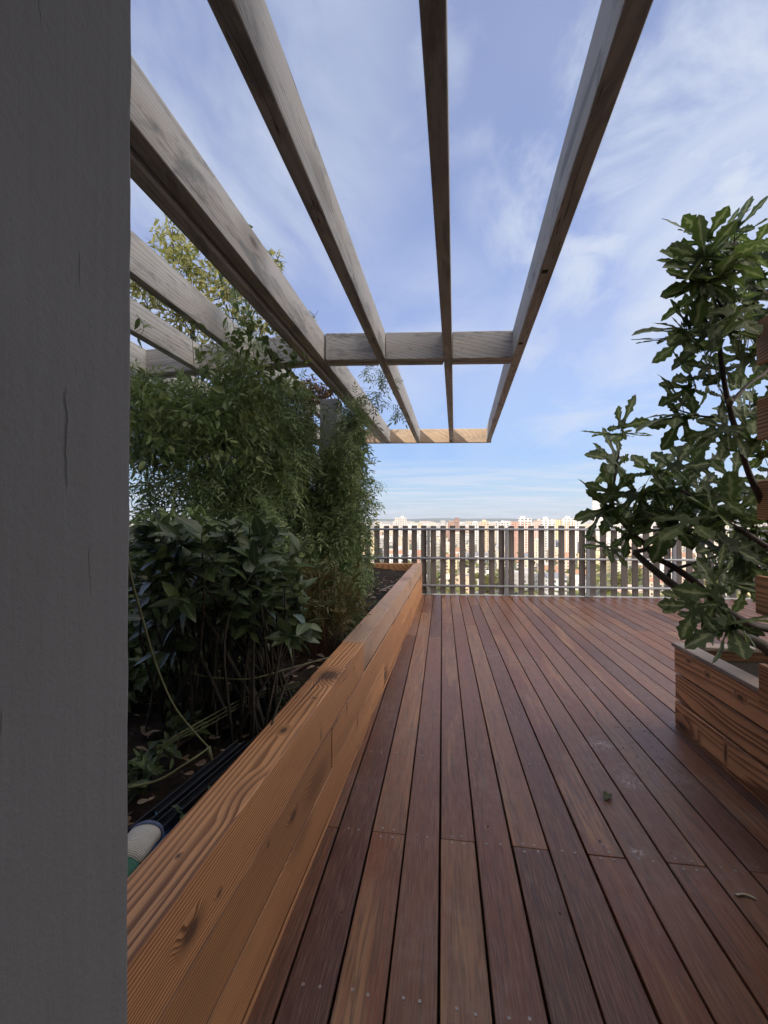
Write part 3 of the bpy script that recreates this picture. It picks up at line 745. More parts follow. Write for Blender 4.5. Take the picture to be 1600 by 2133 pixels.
SP = [spray_template(3), spray_template(2, .42), spray_template(3, .30)]

# ------------------------------------------------------------------ left plants
def build_vine():
    root = empty('climbing_jasmine', tuple(at(690, 1225, 4.45)*[1, 1, 0]+[0, 0, .45]))
    tag(root, 'dense dark green climbing jasmine swallowing the concrete column and hanging from the pergola', 'climbing plant')
    inv = Matrix.Translation(-root.location)
    def par(o): o.parent = root; o.matrix_parent_inverse = inv; return o
    blobs = [(620, 910, 4.5, 45, 60, .3, 300), (710, 980, 4.35, 38, 70, .25, 620), (732, 900, 4.35, 20, 60, .15, 380), (630, 1015, 4.4, 85, 105, .40, 1600),
             (700, 1080, 4.3, 60, 100, .35, 1100), (640, 1130, 4.2, 90, 90, .4, 900), (590, 900, 4.2, 60, 70, .4, 420), (560, 850, 4.1, 60, 40, .4, 600), (520, 880, 3.8, 90, 60, .4, 900),
             (560, 980, 3.9, 80, 90, .4, 1000), (470, 980, 3.6, 80, 80, .35, 700), (430, 870, 3.4, 90, 60, .35, 900), (340, 850, 3.2, 80, 55, .35, 650),
             (330, 910, 3.1, 80, 50, .3, 400), (380, 1000, 3.2, 90, 60, .3, 170), (500, 1060, 3.6, 90, 60, .4, 700), (310, 1010, 3.2, 60, 60, .3, 60), (720, 1180, 4.2, 45, 60, .3, 420),
             (730, 1000, 4.3, 18, 120, .2, 460), (470, 840, 3.6, 90, 26, .3, 380), (520, 790, 3.7, 60, 34, .25, 260), (300, 800, 3.1, 40, 26, .2, 120), (600, 800, 4.1, 30, 24, .2, 160), (500, 720, 3.3, 44, 44, .2, 90), (735, 860, 4.3, 16, 40, .12, 120)]
    par(foliage('leaves', M_jas, SP, blobs, .155, None, droop=.9, out=.6, up=.5))
    # hanging and creeping strands
    st = MB(); P = []
    def strand(pts, D0, nleaf, r=.0022, spread=.03, sp=8):
        W = [at(x, y, d if d else D0) for (x, y, d) in [(p+(None,))[:3] for p in pts]]
        W = catmull([np.array(q) for q in W], sp); st.tube(W, r, r*.5, n=4)
        A = np.array(W); idx = rng.random(nleaf)*(len(A)-1); i0 = idx.astype(int); f = (idx-i0)[:, None]
        P.append(A[i0]*(1-f)+A[np.minimum(i0+1, len(A)-1)]*f+rng.normal(0, spread, (nleaf, 3)))
    strand([(735, 890), (770, 860), (800, 800), (795, 765)], 4.2, 26, spread=.035)
    strand([(800, 790), (790, 770), (770, 768), (800, 775), (815, 785)], 4.2, 40, spread=.05)
    strand([(740, 840), (780, 820), (815, 850), (832, 862)], 4.2, 26, spread=.02)
    strand([(730, 830), (770, 815), (800, 835), (838, 860)], 4.2, 22, spread=.02)
    strand([(750, 950), (765, 985), (782, 1000), (795, 1008)], 4.3, 30, spread=.03)
    strand([(745, 1000), (765, 1030), (780, 1050)], 4.3, 34, spread=.035)
    strand([(742, 950), (757, 1000), (770, 1060), (760, 1120)], 4.3, 60, spread=.04)
    strand([(745, 1080), (762, 1110), (772, 1150), (768, 1190)], 4.2, 60, spread=.035)
    for k in range(12):
        x = random.uniform(700, 738); strand([(x, 860+random.uniform(0, 120)), (x+random.uniform(-12, 18), 1000), (x+random.uniform(-20, 22), 1120), (x+random.uniform(-30, 30), 1210)], 4.15+random.uniform(-.2, .2), 36, r=.0016, spread=.04)
    for k in range(34):
        x = random.uniform(300, 690); d = 2.9+(x-300)/390*1.25; y0 = random.uniform(780, 950)
        strand([(x, y0), (x+random.uniform(-25, 25), y0+80), (x+random.uniform(-40, 40), y0+random.uniform(150, 260))], d, 16, r=.0018, spread=.05)
    o = scatter('leaves', M_jas, SP, (Q := np.concatenate(P)), unit(len(Q))+[0, 0, -.9], unit(len(Q))*.8+[0, 0, .5], .13*(1+.3*rng.uniform(-1, 1, len(Q))), rng.random(len(Q))); par(o)
    par(st.build('stem', M_stem))
    # second climber with broader leaves threading up to the rafters
    r2 = empty('rafter_vine', tuple(at(520, 1000, 3.1)*[1, 1, 0]+[0, 0, .45])); tag(r2, 'light leafy vine with broad leaves climbing wires up to the double rafter', 'climbing plant')
    inv2 = Matrix.Translation(-r2.location)
    def par2(o): o.parent = r2; o.matrix_parent_inverse = inv2; return o
    st = MB(); P = []
    strand([(500, 800), (490, 700), (470, 600), (450, 520), (425, 470)], 3.0, 40, spread=.04)
    strand([(540, 800), (525, 720), (505, 640), (500, 560), (480, 500)], 3.0, 60, spread=.055)
    strand([(540, 640), (510, 590), (495, 540), (500, 520)], 3.0, 80, spread=.07)
    strand([(470, 830), (475, 760), (500, 700), (530, 640)], 3.0, 60, spread=.06)
    strand([(600, 820), (600, 770), (575, 720), (560, 660)], 3.05, 50, spread=.05)
    strand([(610, 780), (618, 750), (600, 700), (570, 660)], 3.05, 34, spread=.04)
    strand([(440, 800), (430, 750), (420, 725)], 2.7, 22, spread=.035)
    strand([(410, 840), (400, 700), (395, 640), (405, 615)], 2.8, 14, spread=.025)
    strand([(560, 820), (565, 740), (540, 690), (520, 670)], 3.0, 46, spread=.05)
    strand([(285, 655), (300, 680), (293, 700)], 2.4, 5, spread=.01)
    Q = np.concatenate(P); par2(scatter('leaves', M_jas2, [BR, OV], Q, unit(len(Q))+[0, 0, -.7], unit(len(Q))*.9+[0, 0, .6], .068*(1+.35*rng.uniform(-1, 1, len(Q))), rng.random(len(Q))))
    bl = [(380, 1090, 2.2, 110, 26, .2, 130), (520, 1110, 2.6, 70, 40, .2, 130), (590, 1170, 2.9, 40, 60, .2, 120), (300, 800, 2.6, 30, 24, .15, 60), (520, 790, 3.0, 44, 40, .2, 110), (350, 822, 2.7, 40, 20, .15, 60), (450, 770, 2.9, 30, 30, .15, 50), (480, 840, 2.9, 60, 34, .2, 150), (400, 865, 2.7, 90, 40, .2, 190), (310, 860, 2.6, 44, 45, .2, 120), (530, 860, 3.1, 60, 60, .2, 120), (460, 940, 2.8, 90, 40, .3, 70), (320, 930, 2.6, 60, 50, .3, 60), (345, 1085, 2.6, 80, 16, .3, 60), (560, 810, 3.0, 36, 30, .2, 60)]
    par2(foliage('leaves', M_jas2, [BR, OV, LA], bl, .062, None, droop=.5)); par2(st.build('stem', M_stem))
    # withered top
    r3 = empty('withered_creeper', tuple(at(660, 900, 4.7)*[1, 1, 0]+[0, 0, 2.2])); tag(r3, 'withered brown creeper hanging beside the top of the concrete column', 'climbing plant')
    inv3 = Matrix.Translation(-r3.location)
    o = foliage('leaves', M_dead, [OV, LA], [(648, 815, 4.6, 34, 30, .15, 420), (690, 812, 4.9, 40, 16, .15, 200), (640, 870, 4.5, 20, 60, .12, 380), (625, 800, 4.8, 20, 16, .1, 80)], .06, None, droop=1.0); o.parent = r3; o.matrix_parent_inverse = inv3
build_vine()

def build_shrubs():
    # laurel with big leaves in the foreground
    base = at(470, 1400, 2.0); base[2] = .44
    root = empty('laurel_bush', tuple(base)); tag(root, 'dark laurel bush with large glossy leaves in front of the jasmine', 'shrub')
    inv = Matrix.Translation(-root.location)
    def par(o): o.parent = root; o.matrix_parent_inverse = inv; return o
    st = MB(); P = []; D = []
    tips = []
    for k in range(74):
        x = random.uniform(285, 640); y = 1090+abs(random.gauss(0, 95))+max(0, x-560)*.5; d = random.uniform(1.75, 2.5)
        if x < 420: d = random.uniform(1.5, 2.2)
        tips.append((x, y, d))
    tips += [(300, 1110, 1.6), (330, 1140, 1.55), (420, 1110, 1.6), (430, 1150, 1.6), (560, 1130, 1.8), (520, 1100, 1.9), (610, 1180, 2.1), (480, 1230, 1.8), (520, 1260, 1.75), (400, 1260, 1.8), (560, 1240, 1.9), (330, 1220, 1.7), (300, 1290, 1.8), (450, 1290, 1.9), (540, 1170, 1.7)]
    for (x, y, d) in tips:
        tip = at(x, y, d); bs = base+np.array([random.uniform(-.3, .3), random.uniform(-.25, .25), 0]); mid = (tip+bs)/2+np.array([random.uniform(-.1, .1), random.uniform(-.1, .1), .12])
        W = catmull([bs, mid, tip], 6); st.tube(W, .0075, .0025, n=5)
        dr = W[-1]-W[-3]; dr /= np.linalg.norm(dr)
        for j in range(13):
            a = j*2.4+random.random(); e1 = np.cross(dr, [0, 0, 1.]); e1 /= np.linalg.norm(e1)+1e-6; e2 = np.cross(dr, e1)
            P.append(tip-dr*.013*j); D.append(dr*(1.0-.09*j)+.9*(e1*math.cos(a)+e2*math.sin(a))+np.array([0, 0, -.12]))
    # low sprig over the edge
    sp = [at(640, 1400, 1.75), at(612, 1345, 1.72), at(605, 1320, 1.7)]
    sp = [at(565, 1510, 1.5), at(590, 1440, 1.6), at(612, 1370, 1.68), at(600, 1325, 1.7)]
    st.tube(catmull(sp, 6), .004, .0025, n=5)
    for (tx, ty) in ((575, 1290), (637, 1322), (600, 1345), (560, 1345), (625, 1352), (545, 1325), (590, 1300), (610, 1362)):
        q = at(tx, ty, 1.62+random.uniform(0, .1)); P.append(sp[-1]); D.append((q-sp[-1]))
    P = np.array(P); D = np.array(D); n = len(P); D /= np.linalg.norm(D, axis=1, keepdims=True)
    U = unit(n)*.5+np.array([0, -.25, .9]); S = .098*(1+.28*rng.uniform(-1, 1, n))
    par(scatter('leaves', M_laurel, [OV, OV, BR], P, D, U, S, rng.random(n), smooth=True)); par(st.build('branch', M_twig))
    # feathery yellowing plant with reddish stalks
    b2 = at(655, 1370, 2.9); b2[2] = .44
    r = empty('feathery_perennial', tuple(b2)); tag(r, 'yellowing feathery perennial with dry red brown stalks by the planter joint', 'plant')
    inv2 = Matrix.Translation(-r.location)
    sm = MB(); P = []; dd = []
    for k in range(90):
        o = b2+np.array([random.gauss(0, .08), random.gauss(0, .10), 0]); hgt = random.uniform(.18, .62); lean = np.array([random.gauss(0, .16), random.gauss(0, .16), hgt])
        W = catmull([o, o+lean*.5+[0, 0, .03], o+lean], 5); sm.tube(W, .0022, .0012, n=3)
        if hgt > .3:
            for q in W[5:]:
                for _ in range(5): P.append(q+np.random.normal(0, .018, 3)); dd.append(lean+np.random.normal(0, .4, 3))
    P = np.array(P); n = len(P)
    o = scatter('leaves', M_fern, [SP[0], LA], P, np.array(dd), unit(n)+[0, 0, .5], .07*(1+.3*rng.uniform(-1, 1, n)), rng.random(n)); o.parent = r; o.matrix_parent_inverse = inv2
    o = sm.build('stalk', M_drystem); o.parent = r; o.matrix_parent_inverse = inv2
    # tangle at the foot of the jasmine
    b3 = at(725, 1240, 3.9); b3[2] = .45
    r = empty('tangled_undergrowth', tuple(b3)); tag(r, 'wiry light green undergrowth trailing along the soil at the foot of the column', 'plant')
    inv3 = Matrix.Translation(-r.location)
    sm = MB(); P = []
    for k in range(120):
        o = at(random.uniform(670, 770), random.uniform(1215, 1290), random.uniform(3.1, 4.4)); o[2] = .45; o[0] = min(o[0], -.86-.15*random.random())
        l_ = np.array([random.gauss(0, .14), random.gauss(0, .14), random.uniform(.05, .35)])
        W = catmull([o, o+l_, o+l_*1.4+[random.gauss(0, .08), random.gauss(0, .08), -.12]], 4); W = [np.array([min(q[0], -.80), q[1], q[2]]) for q in W]; sm.tube(W, .0016, .001, n=3)
        for q in W[3:]: P.append(q); P.append(q+np.random.normal(0, .02, 3))
    P = np.array(P); n = len(P)
    o = scatter('leaves', M_weed, [LA, OV], P, unit(n), unit(n)+[0, 0, .6], .045*(1+.4*rng.uniform(-1, 1, n)), rng.random(n)); o.parent = r; o.matrix_parent_inverse = inv3
    o = sm.build('stem', M_stem); o.parent = r; o.matrix_parent_inverse = inv3
    # low weeds by the wall
    specs = [((300, 1475, 1.45), 42, .05, 'low leafy weed on the dark soil close to the grey wall'), ((365, 1420, 1.75), 34, .05, 'small bright weed on the soil under the laurel'),
             ((520, 1360, 2.2), 40, .05, 'little weed half hidden behind the laurel sprig'), ((610, 1440, 1.95), 50, .035, 'tiny leafed seedling patch against the inner side of the planter'), ((400, 1575, 1.25), 20, .03, 'small yellow green seedling beside the cut stalk')]
    for (x, y, d), nl, sz, lb in specs:
        b4 = at(x, y, d); b4[2] = .44
        r = empty('weed', tuple(b4)); tag(r, lb, 'weed', 'weeds on the planter soil')
        sm = MB(); P = []; D = []
        for k in range(nl//3):
            tip = np.array([random.gauss(0, .06), random.gauss(0, .06), random.uniform(.02, .14)]); sm.tube([(0, 0, -.02), tip*.6, tip], .0018, .001, n=3)
            for j in range(6): P.append(tip*(.6+.08*j)); D.append(unit(1)[0]+np.array([0, 0, .1]))
        P = np.array(P); n = len(P)
        scatter('leaves', M_weed, [OV, BR], P, np.array(D), unit(n)*.5+[0, 0, 1.], sz*(1+.3*rng.uniform(-1, 1, n)), rng.random(n), r); sm.build('stem', M_stem, r)
    # dark hedge mass behind the laurel that closes the view at low level
    b5 = at(420, 1300, 3.2); b5[2] = .44
    r = empty('hedge_bush', tuple(b5)); tag(r, 'shaded dark green bush filling the low space behind the laurel', 'shrub')
    inv5 = Matrix.Translation(-r.location)
    bl = [(330, 1180, 2.9, 90, 80, .35, 1300), (450, 1200, 3.0, 90, 90, .35, 1500), (560, 1200, 3.3, 80, 90, .35, 1300), (320, 1320, 2.6, 70, 90, .3, 900), (420, 1340, 2.8, 90, 80, .3, 1000), (530, 1310, 3.1, 80, 80, .3, 1000), (640, 1230, 3.6, 60, 70, .3, 700), (300, 1420, 2.2, 60, 60, .25, 420), (380, 1400, 2.5, 80, 50, .3, 260), (480, 1380, 2.8, 80, 50, .3, 260), (580, 1330, 3.1, 60, 60, .3, 300)]
    o = foliage('leaves', M_weed, [OV, BR], bl, .075, None, droop=.3, zmin=.47); o.parent = r; o.matrix_parent_inverse = inv5
    sm = MB()
    for k in range(16):
        q = at(random.uniform(300, 560), 1250, random.uniform(2.2, 3.0)); q0 = q.copy(); q0[2] = .42; q0[:2] += np.random.normal(0, .12, 2); sm.tube(catmull([q0, (q+q0)/2+np.random.normal(0, .03, 3), q], 4), .007, .004, n=5)
    o = sm.build('stem', M_twig); o.parent = r; o.matrix_parent_inverse = inv5
    # sunlit tree over the pergola
    b6 = at(400, 1100, 5.6); b6[2] = .45
    r = empty('olive_green_tree', tuple(b6)); tag(r, 'tall tree with small sunlit yellow green leaves rising above the pergola at left', 'tree')
    inv6 = Matrix.Translation(-r.location)
    bl = [(360, 500, 5.4, 40, 34, .35, 260), (390, 560, 5.4, 75, 48, .45, 640), (470, 610, 5.5, 70, 60, .45, 640), (320, 590, 5.2, 50, 34, .35, 330), (540, 680, 5.6, 60, 50, .4, 420), (380, 660, 5.4, 90, 50, .5, 700), (290, 600, 5.2, 24, 34, .3, 130), (576, 545, 5.5, 13, 22, .12, 60), (645, 665, 5.6, 10, 16, .1, 22), (470, 760, 5.3, 110, 50, .5, 700), (440, 900, 5.2, 130, 90, .6, 700)]
    o = foliage('leaves', M_tree, [OV, LA], bl, .088, None, droop=.1, up=.6); o.parent = r; o.matrix_parent_inverse = inv6
    sm = MB(); top = at(400, 620, 5.4); tr = catmull([b6, (b6*.6+top*.4)+[.08, 0, 0], top], 6); sm.tube(tr, .05, .02, n=8); o = sm.build('trunk', M_twig, smooth=True); o.parent = r; o.matrix_parent_inverse = inv6
    sm = MB()
    for bb in bl:
        q = at(*bb[:3]); s_ = tr[random.randint(5, len(tr)-1)]; sm.tube(catmull([s_, (s_+q)/2+np.random.normal(0, .06, 3), q, q+[0, 0, .12]], 4), .012, .004, n=5)
        for _ in range(5):
            e = q+np.random.normal(0, 1, 3)*[bb[3]/FPX*5, .2, bb[4]/FPX*5]; sm.tube([q, (q+e)/2+np.random.normal(0, .03, 3), e], .005, .002, n=4)
    o = sm.build('branch', M_twig); o.parent = r; o.matrix_parent_inverse = inv6
build_shrubs()

def build_planter_bits():
    def single(name, mb, mt, label, cat, group=None, smooth=True):
        o = mb.build(name, mt, smooth=smooth); return tag(o, label, cat, group)
    b = MB(); b.tube([at(262, 1140, 1.30), at(275, 1210, 1.32), at(297, 1290, 1.35), at(325, 1385, 1.38), at(362, 1470, 1.40), at(405, 1525, 1.42), at(437, 1560, 1.43)], .0045, .0032, smoothpts=6)
    b.tube([at(434, 1555, 1.43), at(441, 1585, 1.41)], .0075, .006, n=7)
    single('long_stalk', b, M_stem, 'long arching greenish stalk coming down in front of the laurel to the soil', 'stalk')
    b = MB(); b.tube([at(398, 1402, 1.75), at(440, 1411, 1.77), at(520, 1414, 1.8), at(600, 1393, 1.95), at(690, 1368, 2.3)], .0045, .0028, smoothpts=6)
    single('bent_stalk', b, M_stem, 'nearly level pale stalk sagging between the laurel stems and the planter edge', 'stalk')
    b = MB(); b.tube([at(262, 1642, 1.18), at(330, 1625, 1.22), at(380, 1595, 1.26), at(418, 1570, 1.31), at(436, 1556, 1.38)], .0036, .003, smoothpts=6)
    single('green_runner', b, M_stem, 'thin green runner lying on the soil just above the blue cloth', 'stalk')
    for i, (dy, lb) in enumerate(((0, 'upper of the three thin cane stems lying along the brown pipe'), (9, 'middle of the three thin cane stems lying along the brown pipe'), (17, 'lowest of the three thin cane stems lying along the brown pipe'))):
        b = MB(); b.tube([at(345-i*12, 1545+dy, 1.50), at(430, 1496+dy, 1.65), at(530, 1445+dy*.7, 1.9), at(625, 1420+dy*.5, 2.08)], .0026, .002, n=5, smoothpts=5)
        single('cane_stem', b, M_stem, lb, 'stalk', 'cane stems on the soil')
    b = MB(); P = [(-1.19, 1.20, .452), (-1.13, 1.45, .456), (-1.06, 1.85, .458), (-1.0, 2.2, .46), (-.92, 2.6, .458)]
    b.tube(P, .0115, n=9, smoothpts=5); single('brown_pipe', b, M_pipe, 'brown irrigation pipe running along the soil from the grey wall', 'pipe')
    # black plastic profiles
    for i, (x0, x1, y0, y1, z, lb) in enumerate(((-.905, -.835, .70, 1.535, .515, 'inner of the two long black plastic channels lying in the planter'), (-.848, -.765, .66, 1.60, .522, 'outer black plastic channel lying against the inside of the sleepers'))):
        b = MB(); d = Vector((x1-x0, y1-y0, 0)).normalized(); s = Vector((d.y, -d.x, 0))
        a = Vector((x0, y0, z)); c = Vector((x1, y1, z-.03))
        b.beam(a, c, .030, .004, ch=.001); b.beam(a+s*.0155+Vector((0, 0, .009)), c+s*.0155+Vector((0, 0, .009)), .003, .022, ch=.001); b.beam(a-s*.0155+Vector((0, 0, .009)), c-s*.0155+Vector((0, 0, .009)), .003, .022, ch=.001)
        single('plastic_channel', b, M_blackpl, lb, 'plastic channel', 'black plastic channels', smooth=False)
    b = MB(); b.beam((-.80, .74, .508), (-.745, 1.30, .500), .006, .012, ch=.001)
    single('plastic_strip', b, M_blackpl, 'narrow black plastic strip tucked between the channel and the sleepers', 'plastic strip', smooth=False)
    # leaf litter on the soil
    n = 900; P = np.stack([rng.uniform(-1.8, -.74, n), rng.uniform(.75, 7.0, n), np.full(n, .452)], -1); P[:, 2] += .05*np.clip((P[:, 1]-4.5)/3, 0, 1)+rng.uniform(-.004, .012, n)
    o = scatter('leaf_litter', M_litter, [OV, BR], P, unit(n)*[1, 1, .15], unit(n)*.35+[0, 0, 1], .045*(1+.6*rng.uniform(-1, 1, n)), rng.random(n)); tag(o, kind='stuff', label='dry brown leaves and bits scattered over the dark planter soil', cat='leaf litter')
    m2 = 2600; P = np.stack([rng.uniform(-1.9, -.72, m2), rng.uniform(.7, 7.0, m2), np.full(m2, .448)], -1); P[:, 2] += .05*np.clip((P[:, 1]-4.5)/3, 0, 1)
    o = scatter('soil_crumbs', plain('crumb', (.05, .036, .027), .95, 0, .6, 60.), [BR], P, unit(m2)*[1, 1, .5], unit(m2)+[0, 0, .6], .016*(1+.7*rng.uniform(-1, 1, m2)), rng.random(m2)); tag(o, kind='stuff', label='crumbs of dark earth and bark on the planter soil', cat='soil')
    for k, (a, c, lb) in enumerate((((790, 1222, 5.0), (832, 1208, 5.6), 'long pale dead stick lying on the bare soil at the far end'), ((808, 1226, 4.8), (822, 1214, 5.2), 'short pale dead stick beside the longer one on the bare soil'))):
        p, q = at(*a), at(*c); p[2] = q[2] = .52; b = MB(); b.tube([p, (p+q)/2+[0, 0, .01], q], .008, .005, n=5); single('dead_stick', b, plain('pale_stick', (.26, .23, .20), .8), lb, 'stick', 'dead sticks')
    # glove: ribbed knit cuff with a blue hem and a green coated palm
    M_knit = None
    m, t, bs, l = mat('white_knit'); tc = N(t, 'ShaderNodeTexCoord'); wv = N(t, 'ShaderNodeTexWave'); wv.bands_direction = 'X'; wv.inputs['Scale'].default_value = 78.; wv.inputs['Distortion'].default_value = .6
    l(tc.outputs['Object'], wv.inputs['Vector']); l(mixc(t, wv.outputs['Fac'], (.40, .38, .34), (.66, .64, .60)), bs.inputs['Base Color']); bs.inputs['Roughness'].default_value = .9; bump(t, bs, wv.outputs['Fac'], .6, .002)
    M_green = plain('green_coating', (.045, .17, .11), .6, 0, .3, 40.); M_hem = plain('blue_hem', (.10, .13, .24), .85, 0, .3, 90.); M_blue = plain('blue_cloth', (.075, .20, .42), .85, 0, .3, 25., .4, 120.)
    g = empty('work_glove', (-.812, .965, .520), R(98)); tag(g, 'white knitted work glove with blue hem and green palm in the planter corner', 'glove')
    def shell(name, mt, prof, seg=24):
        V = []; F = []
        for (x, rw, rh, z) in prof:
            for i in range(seg):
                a = 2*math.pi*i/seg; k = 1+.05*math.sin(3*a+x*40)
                V.append((x, rw*math.cos(a)*k, z+rh*math.sin(a)*k))
        for q in range(len(prof)-1):
            for i in range(seg): F.append((q*seg+i, q*seg+(i+1) % seg, (q+1)*seg+(i+1) % seg, (q+1)*seg+i))
        F.append(tuple(range(seg-1, -1, -1))); F.append(tuple((len(prof)-1)*seg+i for i in range(seg)))
        mb = MB(); mb.add(V, F); return mb.build(name, mt, g, smooth=True)
    shell('cuff', m, [(-.060, .036, .018, .012), (-.045, .040, .024, .014), (-.02, .042, .026, .016), (.01, .042, .027, .016), (.030, .043, .028, .016)])
    shell('hem', M_hem, [(.030, .0445, .0295, .016), (.034, .046, .031, .016), (.040, .046, .031, .016), (.043, .043, .028, .016)])
    shell('palm', M_green, [(-.150, .030, .014, .006), (-.135, .042, .020, .008), (-.10, .047, .023, .010), (-.075, .044, .021, .011), (-.061, .038, .019, .012)])
    for k in range(4):
        mb = MB(); y = -.032+.021*k; ln = (.055, .07, .072, .06)[k]
        mb.tube([(-.135, y, .006), (-.15-ln*.5, y*1.1, .010), (-.15-ln, y*1.15, .0)], .0105, .0085, n=9, smoothpts=4); mb.build('finger', M_green, g, smooth=True)
    mb = MB(); mb.tube([(-.08, .035, .008), (-.10, .06, .01), (-.135, .075, .004)], .012, .009, n=9, smoothpts=4); mb.build('thumb', M_green, g, smooth=True)
    # crumpled blue cloth under the profiles
    n = 26; X, Y = np.meshgrid(np.linspace(-.085, .085, n), np.linspace(-.09, .09, n)); Z = .012*np.sin(X*60+Y*22)+.010*np.sin(Y*70-X*31)+.006*np.sin(X*130+2)+.004*rng.normal(size=X.shape)
    th = np.stack([X+.01*np.sin(Y*40), Y+.01*np.sin(X*50), Z+.03], -1).reshape(-1, 3); lo = th.copy(); lo[:, 2] -= .004
    idx = np.arange(n*n).reshape(n, n); F = np.stack([idx[:-1, :-1], idx[:-1, 1:], idx[1:, 1:], idx[1:, :-1]], -1).reshape(-1, 4)
    F = np.concatenate([F, F[:, ::-1]+n*n])
    o = np_mesh('blue_cloth', np.concatenate([th, lo]), F, M_blue, smooth=True); o.location = (-.775, 1.055, .462); o.rotation_euler = (0, .12, .35)
    tag(o, 'crumpled blue cloth lying under the black channels next to the glove', 'cloth')
    # second glove tip, tan
    b = MB(); b.tube([(-.93, .87, .462), (-.93, .935, .470), (-.925, .975, .466)], .017, .012, n=12, smoothpts=4)
    single('tan_glove', b, plain('tan_leather', (.42, .27, .13), .7, 0, .3, 30.), 'tan finger tip of another glove peeping out beside the grey wall', 'glove')
    m3 = 170; P = np.stack([np.concatenate([rng.normal(1.12, .16, 90), rng.uniform(-.5, 3.2, 80)]), np.concatenate([rng.normal(2.95, .30, 90), rng.uniform(1.1, 7., 80)]), np.full(m3, .003)], -1)
    P = P[~((P[:, 0] > 1.38) & (P[:, 1] < 3.15))]; m3 = len(P)
    o = scatter('deck_crumbs', bpy.data.materials['crumb'], [BR], P, unit(m3)*[1, 1, .2], unit(m3)*.4+[0, 0, 1], .009*(1+.7*rng.uniform(-1, 1, m3)), rng.random(m3)); tag(o, kind='stuff', label='tiny crumbs of earth scattered on the deck boards', cat='dirt')
    # dry leaf and peel on the deck
    n = 7; V = []; F = []
    for i in range(n):
        for j in range(n):
            x = (i/(n-1)-.5)*.062; y = (j/(n-1)-.5)*.045*(1-abs(i/(n-1)-.5)*1.1); V.append((x, y, .006+.016*(abs(y)/.02)**1.4*.6+.010*math.sin(x*90)**2))
    for i in range(n-1):
        for j in range(n-1): F.append((i*n+j, (i+1)*n+j, (i+1)*n+j+1, i*n+j+1))
    b = MB(); b.add(V, F); o = b.build('curled_leaf', leaf_mat('olive_dry_leaf', [(0, (.07, .075, .035)), (1, (.10, .10, .05))], trans=.1, rough=.7), smooth=True); o.location = (.747, 2.218, .001); o.rotation_euler = (0, 0, 1.0)
    tag(o, 'small curled olive dry leaf lying on the deck boards', 'leaf')
    b = MB(); V = []; F = []; K = 14
    for i in range(K):
        t_ = i/(K-1); a = 2.5-1.9*t_; r_ = .034; wd = .0065*(1-t_)**.6+.0012
        cx, cy = r_*math.cos(a)*1.1, r_*math.sin(a)*.75
        V += [(cx*(1-wd/r_), cy*(1-wd/r_), .004), (cx*(1+wd/r_), cy*(1+wd/r_), .004), (cx, cy, .008+.004*math.sin(t_*3))]
    for i in range(K-1):
        q = i*3
        for (a_, c_) in ((0, 2), (2, 1), (1, 0)): F.append((q+a_, q+3+a_, q+3+c_, q+c_))
    b.add(V, F); o = b.build('pale_peel', plain('pale_peel', (.62, .56, .46), .5, 0, .2, 60.), smooth=True); o.location = (1.045, 1.700, .001); o.rotation_euler = (0, 0, -.15)
    tag(o, 'curved cream coloured peel lying on a dark deck board', 'peel')
    b = MB(); b.tube([at(1572, 1325, 2.35), at(1590, 1308, 2.55), at(1640, 1330, 2.5)], .018, .018, n=8, smoothpts=4)
    single('blue_bag', b, plain('dark_blue_plastic', (.02, .025, .22), .4), 'scrap of dark blue plastic behind the fig trunk in the planter', 'bag')
build_planter_bits()

